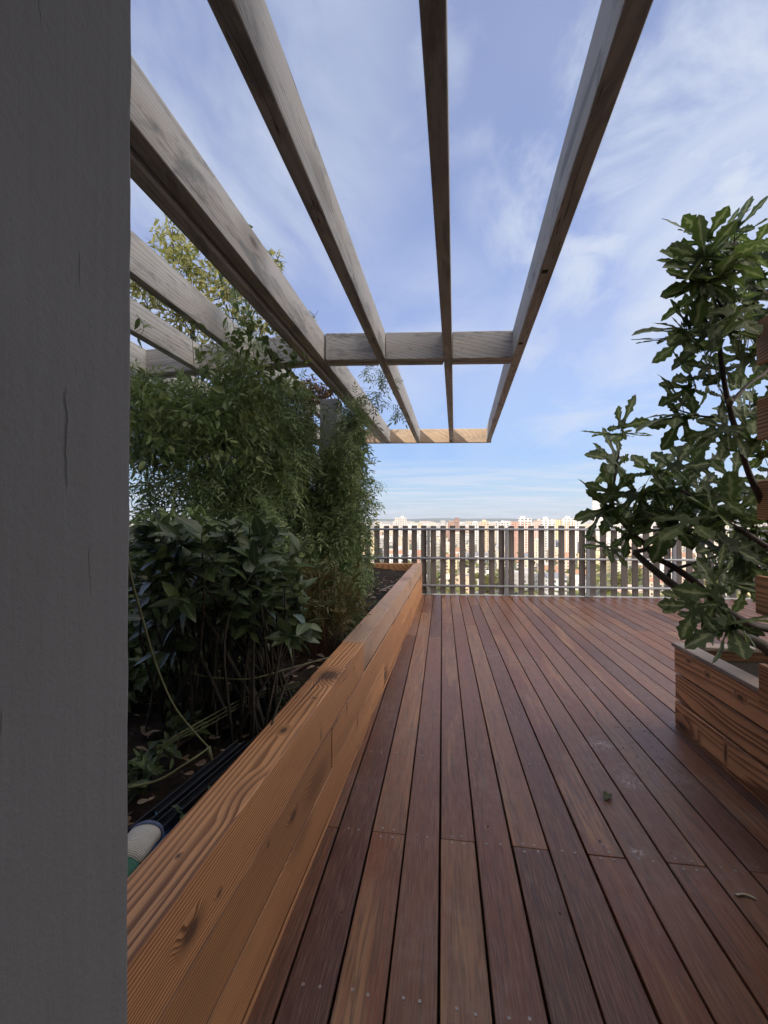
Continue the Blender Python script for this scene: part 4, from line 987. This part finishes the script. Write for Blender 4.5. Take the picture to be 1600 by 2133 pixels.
# ------------------------------------------------------------------ fig tree
def build_fig():
    base = np.array([1.98, 2.25, .40])
    root = empty('fig_tree', tuple(base)); tag(root, 'fig tree with big lobed leaves leaning out of the planter at right', 'tree')
    inv = Matrix.Translation(-root.location)
    def par(o): o.parent = root; o.matrix_parent_inverse = inv; return o
    def br(pts, r0, r1, mt=M_bark, nm='branch', first=None):
        W = [np.array(at(*p)) for p in pts]
        if first is not None: W = [np.array(first)]+W
        b = MB(); b.tube(W, r0, r1, n=10, smoothpts=6); par(b.build(nm, mt, smooth=True)); return W
    # low limbs
    br([(1640, 1385, 2.15), (1590, 1345, 2.2), (1530, 1318, 2.25), (1480, 1282, 2.3), (1430, 1240, 2.35), (1385, 1205, 2.4), (1345, 1172, 2.45), (1322, 1150, 2.5)], .034, .017, nm='trunk', first=base+[-.05, 0, 0])
    br([(1322, 1150, 2.5), (1360, 1140, 2.5), (1400, 1118, 2.5), (1430, 1090, 2.5)], .015, .009)
    br([(1395, 1215, 2.4), (1395, 1192, 2.4), (1412, 1184, 2.42), (1470, 1165, 2.45), (1520, 1150, 2.5)], .011, .007)
    br([(1640, 1330, 2.3), (1560, 1300, 2.3), (1500, 1262, 2.32), (1450, 1215, 2.36), (1405, 1182, 2.4), (1365, 1160, 2.44), (1340, 1130, 2.48), (1318, 1112, 2.5), (1290, 1080, 2.52), (1277, 1050, 2.54), (1280, 1000, 2.56), (1290, 940, 2.58)], .026, .005, M_shootbark, first=base+[.02, .05, 0])
    # main upright shoot
    br([(1655, 1200, 2.0), (1620, 1120, 1.98), (1580, 1030, 1.95), (1560, 985, 1.93), (1540, 920, 1.9), (1520, 850, 1.9), (1505, 770, 1.9), (1500, 700, 1.9), (1515, 630, 1.92), (1530, 560, 1.95), (1530, 500, 1.97)], .017, .006, M_shootbark, first=base+[.05, -.03, 0])
    br([(1600, 1140, 2.1), (1545, 1105, 2.2), (1500, 1080, 2.25), (1460, 1050, 2.3), (1420, 1020, 2.35)], .014, .006, M_shootbark)
    br([(1515, 868, 1.9), (1470, 868, 1.95), (1440, 862, 2.0), (1400, 850, 2.0)], .006, .003, M_shootbark)
    br([(1600, 1250, 2.5), (1560, 1215, 2.6), (1535, 1170, 2.7), (1520, 1130, 2.7)], .022, .010, M_shootbark)
    br([(1520, 840, 1.9), (1560, 800, 1.95), (1600, 770, 2.0), (1640, 700, 2.05)], .009, .005, M_shootbark)
    br([(1500, 700, 1.9), (1460, 690, 1.95), (1430, 700, 2.0)], .007, .004, M_shootbark)
    br([(1505, 640, 1.92), (1480, 600, 1.95), (1470, 560, 1.98)], .007, .004, M_shootbark)
    # a young fig
    b = MB(); c = at(1520, 838, 1.87); V = []; F = []
    for i in range(9):
        ph = math.pi*i/8; rr_ = .0155*math.sin(ph)
        for j in range(12): V.append(c+np.array([rr_*math.cos(j*math.pi/6), rr_*math.sin(j*math.pi/6), -.018*math.cos(ph)*(1.15 if ph > 1.6 else 1)]))
    for i in range(8):
        for j in range(12): F.append((i*12+j, i*12+(j+1) % 12, (i+1)*12+(j+1) % 12, (i+1)*12+j))
    b.add(V, F); par(b.build('fig', plain('fig_fruit', (.14, .11, .045), .6), smooth=True))
    T = [fig_template(s) for s in range(6)]
    P = []; D = []; U = []; S = []; pet = MB()
    viewer = -c_f
    def leaf(x, y, d, ang, size, face=.5, frm=None):
        if x > 1545 and y < 1290: d = max(d, 2.28)
        """leaf blade starting at a point, its tip pointing to picture angle ang (deg, 0 = right, 90 = up)"""
        a = R(ang); dirv = c_r*math.cos(a)+np.array([0, 0, 1.])*math.sin(a)+c_f*random.uniform(-.35, .35)
        up = viewer*face*random.choice([1.1, .7, .1])+np.array([0, 0, 1.])*random.uniform(.4, 1.)+unit(1)[0]*.3
        p = at(x, y, d); P.append(p); D.append(dirv); U.append(up); S.append(size*1.22)
        if frm is not None: pet.tube([frm, (frm+p)/2+[0, 0, .01], p], .0022, .0018, n=4)
    def shoot(x, y, d, n, size, rad=38, face=.5, a0=0, a1=360):
        c = at(x, y, d)
        for k in range(n):
            a = a0+(a1-a0)*(k+random.uniform(.1, .9))/n; r_ = rad*random.uniform(.3, 1.)
            leaf(x+r_*math.cos(R(a)), y-r_*math.sin(R(a)), d+random.uniform(-.12, .12), a+random.uniform(-25, 25), size*random.uniform(.8, 1.15), face, c)
    sh = [(1490, 525, 1.9, 11, .145, 34, .3), (1530, 505, 1.95, 8, .135, 28, .3), (1560, 560, 1.95, 9, .15, 40, .3), (1475, 560, 1.9, 8, .15, 34, .3), (1590, 510, 1.95, 6, .14, 28, .3), (1550, 690, 2.0, 6, .14, 50, .3),
          (1480, 590, 1.9, 4, .17, 20, .5, 150, 330), (1540, 630, 1.95, 7, .18, 36), (1600, 610, 2., 5, .18, 36),
          (1430, 690, 2.0, 5, .15, 22, .5, 60, 300), (1490, 680, 1.95, 7, .16, 34), (1560, 700, 2.0, 8, .17, 44), (1480, 745, 1.95, 6, .15, 36), (1540, 780, 2., 6, .17, 36), (1600, 740, 2.05, 6, .17, 40),
          (1450, 805, 1.95, 4, .14, 26, .5, 60, 270), (1425, 862, 2.0, 5, .15, 26, .5, 70, 260), (1500, 810, 1.95, 4, .14, 26), (1560, 860, 2.05, 5, .16, 30, .5, -90, 120), (1600, 860, 2.1, 6, .17, 30), (1520, 890, 1.93, 2, .12, 8, .5, 180, 250), (1585, 930, 2.1, 6, .15, 30), (1600, 970, 2.1, 4, .15, 30),
          (1293, 905, 2.6, 6, .17, 18, .4, 0, 220), (1285, 960, 2.58, 6, .17, 20, .4), (1262, 1062, 2.52, 4, .18, 14, .4, 120, 260), (1280, 1040, 2.52, 3, .15, 14),
          (1345, 1010, 2.45, 5, .17, 30), (1400, 995, 2.4, 6, .17, 30), (1455, 1005, 2.35, 6, .17, 34), (1510, 1015, 2.3, 6, .17, 34), (1550, 1040, 2.25, 6, .17, 34), (1340, 1065, 2.45, 6, .17, 34), (1400, 1060, 2.4, 8, .18, 40), (1465, 1075, 2.35, 8, .18, 40), (1530, 1090, 2.3, 8, .18, 40), (1585, 1100, 2.25, 8, .18, 40),
          (1395, 1095, 2.4, 3, .15, 20), (1450, 1120, 2.4, 4, .16, 26), (1500, 1150, 2.35, 7, .18, 38), (1560, 1160, 2.3, 7, .18, 38), (1600, 1180, 2.25, 6, .18, 36), (1560, 1210, 2.3, 3, .16, 26), (1275, 1135, 2.5, 3, .13, 16, .5, 150, 300), (1307, 1108, 2.5, 2, .11, 10),
          (1450, 1250, 2.05, 2, .16, 18, .7, 180, 330), (1500, 1215, 2.1, 3, .16, 22, .6, -30, 150)]
    for s_ in sh:
        s_ = list(s_); s_[3] = max(2, int(s_[3]*.64)); shoot(*s_)
    for (x, y, d, a, s_) in ((1520, 1300, 1.9, 200, .19), (1520, 1300, 1.9, 15, .17), (1515, 1300, 1.9, 262, .16), (1530, 1292, 1.93, 320, .14), (1450, 1262, 1.95, 240, .15), (1500, 1240, 2.0, 170, .2),
                             (1490, 590, 1.9, 190, .21), (1475, 545, 1.9, 178, .2), (1480, 575, 1.9, 165, .19), (1475, 500, 1.9, 140, .19), (1395, 705, 1.98, 195, .15), (1420, 690, 1.98, 175, .15), (1270, 1062, 2.5, 185, .16), (1285, 1045, 2.5, 150, .15), (1490, 895, 1.92, 240, .13)):
        leaf(x, y, d, a, s_, .9)
    n = len(P)
    par(scatter('leaves', M_fig, T, np.array(P), np.array(D), np.array(U), np.array(S), rng.random(n))); tag(par(pet.build('petioles', M_stem)), kind='stuff')
build_fig()

# ------------------------------------------------------------------ the city below
GZ = -50.
def build_city():
    def facade_mat():
        m, t, b, l = mat('city_facade'); tc = N(t, 'ShaderNodeTexCoord'); s = N(t, 'ShaderNodeSeparateXYZ'); l(tc.outputs['Object'], s.inputs[0])
        ns = N(t, 'ShaderNodeSeparateXYZ'); l(tc.outputs['Normal'], ns.inputs[0])
        nx = mth(t, 'GREATER_THAN', mth(t, 'ABSOLUTE', ns.outputs[0]), .5); nz = mth(t, 'GREATER_THAN', mth(t, 'ABSOLUTE', ns.outputs[2]), .5)
        u = mth(t, 'ADD', mth(t, 'MULTIPLY', s.outputs[1], nx), mth(t, 'MULTIPLY', s.outputs[0], mth(t, 'SUBTRACT', 1., nx)))
        oi = N(t, 'ShaderNodeObjectInfo'); pr_ = oi.outputs['Random']
        per = mth(t, 'ADD', 2.6, mth(t, 'MULTIPLY', pr_, 2.2)); fu = mth(t, 'FRACT', mth(t, 'DIVIDE', mth(t, 'ADD', u, 500.), per)); fz = mth(t, 'FRACT', mth(t, 'DIVIDE', mth(t, 'ADD', s.outputs[2], .9), 3.))
        wu = mth(t, 'LESS_THAN', mth(t, 'ABSOLUTE', mth(t, 'SUBTRACT', fu, .5)), mth(t, 'ADD', .17, mth(t, 'MULTIPLY', mth(t, 'FRACT', mth(t, 'MULTIPLY', pr_, 7.7)), .16)))
        wz = mth(t, 'LESS_THAN', mth(t, 'ABSOLUTE', mth(t, 'SUBTRACT', fz, .55)), .27)
        win = mth(t, 'MULTIPLY', mth(t, 'MULTIPLY', wu, wz), mth(t, 'SUBTRACT', 1., nz))
        fl = mth(t, 'FLOOR', mth(t, 'DIVIDE', mth(t, 'ADD', u, 500.), per)); wn = N(t, 'ShaderNodeTexWhiteNoise', noise_dimensions='2D'); cb = N(t, 'ShaderNodeCombineXYZ'); l(fl, cb.inputs[0]); l(mth(t, 'FLOOR', mth(t, 'DIVIDE', s.outputs[2], 3.)), cb.inputs[1]); l(cb.outputs[0], wn.inputs['Vector'])
        gl = mixc(t, wn.outputs['Value'], (.05, .055, .065), (.30, .27, .24))
        a = N(t, 'ShaderNodeAttribute'); a.attribute_name = 'col'
        dirt = noise(t, vmul(t, tc.outputs['Object'], (.2, .2, .04)), 1., 4)
        c = mixc(t, mrange(t, dirt, .3, .7, 0., .25), a.outputs['Color'], (.30, .27, .24))
        slab = mth(t, 'MULTIPLY', mth(t, 'LESS_THAN', fz, .07), mth(t, 'SUBTRACT', 1., nz)); c = mixc(t, mth(t, 'MULTIPLY', slab, .4), c, (.25, .24, .23))
        l(mixc(t, win, c, gl), b.inputs['Base Color']); b.inputs['Roughness'].default_value = .75; return m
    MF = facade_mat()
    m, t, b, l = mat('city_roof'); a = N(t, 'ShaderNodeAttribute'); a.attribute_name = 'col'; l(a.outputs['Color'], b.inputs['Base Color']); b.inputs['Roughness'].default_value = .85; MR = m
    def boxes(bs):
        V = []; F = []; cl = []
        for (x0, y0, z0, x1, y1, z1, c) in bs:
            k = len(V); V += [(x0,y0,z0),(x1,y0,z0),(x1,y1,z0),(x0,y1,z0),(x0,y0,z1),(x1,y0,z1),(x1,y1,z1),(x0,y1,z1)]
            F += [[k+i for i in f] for f in [(0,3,2,1),(4,5,6,7),(0,1,5,4),(1,2,6,5),(2,3,7,6),(3,0,4,7)]]; cl += [(*c, 1)]*6
        return V, F, cl
    def mk(name, bs, mt, parent, extra=None):
        V, F, cl = boxes(bs)
        if extra:
            for (Vx, Fx, c) in extra:
                k = len(V); V += Vx; F += [[k+i for i in f] for f in Fx]; cl += [(*c, 1)]*len(Fx)
        return np_mesh(name, V, F, mt, parent, {'col': ('FACE', 'FLOAT_COLOR', cl)})
    walls = {'white': (.66, .65, .63), 'cream': (.62, .57, .46), 'pale grey': (.60, .60, .60), 'beige': (.62, .52, .40), 'yellow': (.62, .52, .30), 'brick red': (.36, .19, .13), 'pink': (.66, .48, .40), 'grey': (.36, .36, .37), 'orange': (.60, .43, .30)}
    wk = ['white']*13+['cream']*8+['pale grey']*6+['beige']*4+['yellow']*3+['brick red']+['pink']*2+['grey']*2+['orange']
    def building(x, y, wx, wy, h, rz, wc, rt, label, stripes=None, base=GZ):
        root = empty('city_building', (x, y, base), rz); tag(root, label, 'building', None)
        c = walls[wc] if isinstance(wc, str) else wc
        mk('wall', [(-wx/2, -wy/2, 0, wx/2, wy/2, h, c)], MF, root)
        if stripes:
            n = int(wx/2.2); mk('stripes', [(-wx/2+wx*(i+.3)/n, -wy/2-.25, 2, -wx/2+wx*(i+.62)/n, -wy/2-.02, h-3, stripes) for i in range(n)], MR, root)
        if rt == 'flat':
            rc = random.choice([(.30, .29, .28), (.42, .40, .38), (.22, .22, .23), (.55, .53, .50)]); p = .6
            rf = mk('roof', [(-wx/2-.2, -wy/2-.2, h, wx/2+.2, wy/2+.2, h+.4, c), (-wx/2+.5, -wy/2+.5, h+.4, wx/2-.5, wy/2-.5, h+.45, rc)], MR, root)
            if wx > 9: q = random.uniform(-.2, .2)*wx; mk('lift_housing', [(q-2.5, -2, h+.45, q+2.5, 2, h+3.2, c)], MR, rf)
        else:
            rc = {'red tiled': (.36, .19, .13), 'slate': (.17, .18, .21), 'brown tiled': (.30, .18, .12)}[rt]; rh = min(wx, wy)*.32; e = .5
            Vx = [(-wx/2-e, -wy/2-e, h), (wx/2+e, -wy/2-e, h), (wx/2+e, wy/2+e, h), (-wx/2-e, wy/2+e, h), (-wx/2-e, 0, h+rh), (wx/2+e, 0, h+rh)]
            rf = mk('roof', [], MR, root, [(Vx, [(0, 1, 5, 4), (2, 3, 4, 5), (0, 4, 3), (1, 2, 5), (0, 3, 2, 1)], rc)])
            q = random.uniform(-.3, .3)*wx; mk('chimney', [(q-.6, -.5, h+rh*.5, q+.6, .5, h+rh+1.2, (.45, .25, .18))], MR, rf)
        return root
    occupied = []
    def pol(px, d): q = at(px, 1083, d); return q[0], q[1]
    # landmark blocks that rise above the railing
    marks = [  # px, width px, top py, distance, wall, roof, label, stripes
        (835, 25, 1079, 620, (.55, .53, .52), 'flat', 'tall pale grey tower block standing alone above the railing at left', None),
        (952, 9, 1079, 760, (.25, .13, .10), 'flat', 'slim dark brown tower above the railing left of centre', None),
        (945, 22, 1086, 820, 'brick red', 'flat', 'low red block just behind the slim dark brown tower', None),
        (1008, 18, 1088, 520, 'orange', 'flat', 'orange topped block above the railing near the middle', None),
        (990, 16, 1090, 600, 'pale grey', 'flat', 'pale grey block left of the orange one', None),
        (1047, 26, 1089, 640, 'white', 'flat', 'wide white block right of the orange one', None),
        (1072, 14, 1087, 540, (.50, .27, .21), 'flat', 'bright red block left of the first striped tower', None),
        (1094, 26, 1081, 500, (.80, .76, .72), 'flat', 'white tower with red vertical stripes, the left one of two', (.55, .22, .15)),
        (1121, 16, 1085, 700, (.66, .42, .36), 'flat', 'pinkish block between the striped tower and the big white block', None),
        (1141, 28, 1082, 520, 'white', 'flat', 'broad white block between the two striped towers', None),
        (1163, 12, 1083, 640, 'yellow', 'flat', 'yellow block left of the second striped tower', None),
        (1184, 26, 1081, 500, (.80, .74, .68), 'flat', 'white tower with orange brown vertical stripes, the right one of two', (.55, .27, .15)),
        (1205, 14, 1083, 560, 'white', 'flat', 'white block right of the second striped tower', None),
        (1246, 20, 1040, 900, 'white', 'flat', 'very tall white tower half hidden behind the fig leaves', None),
        (1290, 30, 1082, 600, 'pale grey', 'flat', 'pale grey block behind the thin left branch of the fig', None),
        (1510, 34, 1090, 520, 'cream', 'flat', 'cream block at far right behind the fig trunk', None)]
    for (px, wpx, ty, d, wc, rt, lb, sp) in marks:
        x, y = pol(px, d); h = H+(1083-ty)/FPX*d-GZ; wx = wpx/FPX*d
        building(x, y, wx, wx*.8, h, PSI+math.atan2(-(px-800), FPX)*1+random.uniform(-.1, .1), wc, rt, lb, sp); occupied.append((x, y, wx))
    # blocks seen through the gaps of the railing
    bands = [(255, 300, 14), (300, 350, 16), (350, 420, 19), (420, 520, 22), (520, 680, 27), (680, 900, 32)]
    recs = []
    for bi, (d0, d1, n) in enumerate(bands):
        span = (700, 1680)
        for k in range(n):
            for tr_ in range(40):
                px = span[0]+(span[1]-span[0])*(k+random.uniform(.15, .85))/n; d = random.uniform(d0, d1); x, y = pol(px, d); wx = random.choice([8, 10, 12, 14, 22])*(1+bi*.10); wy = random.uniform(8, 12)
                if all((x-a)**2+(y-b_)**2 > (.52*(wx+c_)+3)**2 for a, b_, c_ in occupied): break
            else: continue
            occupied.append((x, y, wx)); h = random.choice([7, 9, 12, 15, 18, 18, 21, 24, 28]) if d > 330 else random.choice([6, 8, 9, 12, 15])
            rt = random.choice(['flat', 'flat', 'flat', 'red tiled', 'slate', 'brown tiled']) if h < 20 else 'flat'
            recs.append([px, d, x, y, wx, wy, h, random.choice(wk), rt, bi])
    pl = ['left of first post', 'past first post', 'past second post', 'past third post', 'past fourth post']
    ppx = [893, 1055, 1227, 1410, 9999]; from collections import defaultdict
    grp = defaultdict(list)
    for r_ in recs:
        px, d, x, y, wx, wy, h, wc, rt, bi = r_
        k = next(i for i, p in enumerate(ppx) if px < p); hw = 'low' if h < 10 else 'medium' if h < 20 else 'tall'
        fr = 'near' if bi < 2 else 'middle' if bi < 4 else 'far'
        grp[f'{hw} {wc} building, {rt} roof, {fr} rows, railing bay {pl[k]}'].append(r_)
    for lb, rs in grp.items():
        rs.sort(key=lambda r_: r_[0])
        for i, (px, d, x, y, wx, wy, h, wc, rt, bi) in enumerate(rs):
            l2 = lb if len(rs) == 1 else f'{["leftmost", "second", "third", "fourth", "fifth", "sixth", "seventh", "eighth", "ninth"][i]} {lb}'
            o = building(x, y, wx, wy, h, PSI-math.atan2(px-800, FPX)+random.uniform(-.5, .5), wc, rt, l2); o['group'] = 'city buildings below the terrace'
    # trees in the streets
    def blob_tree(seed, mt_c, mt_t):
        rr = np.random.default_rng(seed); n = 520; u = rr.normal(size=(n, 3)); u /= np.linalg.norm(u, axis=1, keepdims=True); r_ = rr.uniform(.55, 1., n)[:, None]; lump = 1+.25*np.sin(u[:, :1]*4+seed)*np.cos(u[:, 2:]*5+seed*2)
        P = u*r_*lump*[3.2, 3.2, 3.8]+[0, 0, 6.2]
        me = (P, u+rr.normal(0, .5, (n, 3)), rr.normal(0, .6, (n, 3))+[0, 0, 1.], rr.uniform(.9, 1.7, n), rr.random(n)); return me
    MC = leaf_mat('street_tree_leaf', [(0, (.09, .11, .03)), (.5, (.19, .19, .045)), (1, (.34, .29, .07))], trans=.3)
    protos = []
    for s_ in range(3):
        r_ = empty('street_tree', (0, 0, GZ)); a = blob_tree(s_, 0, 0)
        scatter('crown', MC, [BR, OV], a[0], a[1], a[2], a[3], a[4], r_); b = MB(); b.tube([(0, 0, 0), (.1, 0, 3), (0, .1, 6)], .3, .15, n=6); b.build('trunk', M_twig, r_); protos.append(r_)
    used = set(); clusters = [(895, 330), (902, 300), (884, 360), (1000, 300), (1020, 280), (1126, 300), (1148, 290), (1290, 300), (1330, 330), (1490, 285), (1540, 280), (1450, 420), (970, 420), (1040, 640), (980, 560), (1110, 720), (1230, 520), (1380, 620), (780, 400), (800, 520)]
    clusters.sort(); nth = 'first second third fourth fifth sixth seventh eighth ninth tenth eleventh twelfth thirteenth fourteenth fifteenth sixteenth seventeenth eighteenth nineteenth twentieth'.split()
    for i, (px, d) in enumerate(clusters):
        for j in range(3):
            p = protos[(i+j) % 3]
            if (i+j) % 3 in used:
                o = p.copy(); C.objects.link(o)
                for ch in list(p.children): c_ = ch.copy(); C.objects.link(c_); c_.parent = o
            else: o = p; used.add((i+j) % 3)
            x, y = pol(px+(j-1)*8+random.uniform(-2, 2), d+random.uniform(-10, 10)); o.location = (x, y, GZ); o.rotation_euler = (0, 0, random.uniform(0, 6)); s_ = random.uniform(.8, 1.5); o.scale = (s_, s_, s_)
            tag(o, f'{["left", "middle", "right"][j]} yellow green tree of the {nth[i]} clump from left behind the railing', 'tree', 'street trees in the city')
    # the mass of the city beyond and around
    bs = []; n = 0; cols = [walls[k] for k in wk]
    roofs = [(.32, .20, .15), (.30, .29, .28), (.20, .21, .23), (.55, .5, .45), (.35, .22, .15)]
    rr = random.Random(3)
    while n < 5200:
        a = rr.uniform(-64, 52); d = math.sqrt(rr.uniform(200**2, 7500**2)) if rr.random() < .35 else 250*math.exp(rr.uniform(0, math.log(28)))
        in_view = -12 < a < 37
        if in_view and d < 900: continue
        x, y = d*math.sin(R(a)), d*math.cos(R(a)); wx = rr.uniform(10, 34)*(1+d/4500); wy = rr.uniform(9, 18)*(1+d/4500); h = rr.choice([6, 8, 9, 12, 12, 15, 15, 18, 21, 26, 32]) if rr.random() < .97 else rr.uniform(30, 44)
        if not in_view and d < 420: h = min(h, 15)
        c = rr.choice(cols); bs.append((x-wx/2, y-wy/2, GZ, x+wx/2, y+wy/2, GZ+h, c)); rc = rr.choice(roofs)
        bs.append((x-wx/2-.3, y-wy/2-.3, GZ+h+.02, x+wx/2+.3, y+wy/2+.3, GZ+h+.9, rc if h < 20 else c)); n += 1
    o = mk('distant_city', bs, MF, None); tag(o, 'mass of white and cream city buildings stretching to the horizon', 'city', None, 'stuff')
    P = []; k = 0
    n = 9000; a = rng.uniform(-64, 52, n); d = 230*np.exp(rng.uniform(0, math.log(34), n)); q = np.stack([d*np.sin(np.radians(a)), d*np.cos(np.radians(a)), GZ+rng.uniform(4, 9, n)], -1)
    o = scatter('city_greenery', MC, [BR], q, unit(n)*[1, 1, .3], unit(n)*.4+[0, -.3, 1], (7+d/260)*rng.uniform(.7, 1.3, n), rng.random(n)*.6); tag(o, 'scattered tree tops between the far city buildings', 'trees', None, 'stuff')
    # ground sheet and wooded hills
    m, t, b, l = mat('city_ground'); tc = N(t, 'ShaderNodeTexCoord'); v = tc.outputs['Object']
    c = mixc(t, mrange(t, noise(t, v, .03, 4), .42, .55), (.26, .25, .235), (.09, .11, .045)); c = mixc(t, mrange(t, noise(t, v, .004, 3), .5, .6), c, (.32, .30, .27))
    vo = N(t, 'ShaderNodeTexVoronoi', feature='DISTANCE_TO_EDGE'); vo.inputs['Scale'].default_value = .016; l(v, vo.inputs['Vector']); c = mixc(t, mrange(t, vo.outputs['Distance'], .04, .08, .9, 0.), c, (.10, .10, .105))
    l(c, b.inputs['Base Color']); b.inputs['Roughness'].default_value = .9
    g = MB(); S_ = 16000; g.add([(-S_, -S_, GZ), (S_, -S_, GZ), (S_, S_, GZ), (-S_, S_, GZ)], [(0, 1, 2, 3)]); o = g.build('ground', m); tag(o, kind='structure')
    V = []; F = []; K = 260
    for i in range(K+1):
        a = R(-70+140*i/K); hh = 1+1.5*math.sin(i*.11)+1.2*math.sin(i*.047+1)+.8*math.sin(i*.41)
        for (dd, z) in ((8300, GZ), (8800, 8+hh*5), (9300, 14+hh*6), (10500, GZ)): V.append((dd*math.sin(a), dd*math.cos(a), z))
    for i in range(K):
        for q in range(3): F.append((i*4+q, i*4+4+q, i*4+5+q, i*4+1+q))
    g = MB(); g.add(V, F); o = g.build('hills', plain('wooded_hills', (.055, .075, .045), .95, 0, .5, .01)); tag(o, kind='structure')
build_city()

# ------------------------------------------------------------------ haze over the city
def build_haze():
    me = MB(); me.box((-9800, -60, GZ-1), (9800, 10800, 90)); m = bpy.data.materials.new('haze'); m.use_nodes = True; t = m.node_tree; t.nodes.clear()
    o = N(t, 'ShaderNodeOutputMaterial'); v = N(t, 'ShaderNodeVolumePrincipled'); v.inputs['Color'].default_value = (.86, .92, 1., 1); v.inputs['Density'].default_value = 9e-5; v.inputs['Anisotropy'].default_value = .3
    t.links.new(v.outputs[0], o.inputs['Volume']); ob = me.build('haze', m); tag(ob, 'thin pale haze in the air over the city', 'haze', None, 'stuff')
USE_HAZE = True
if USE_HAZE: build_haze()
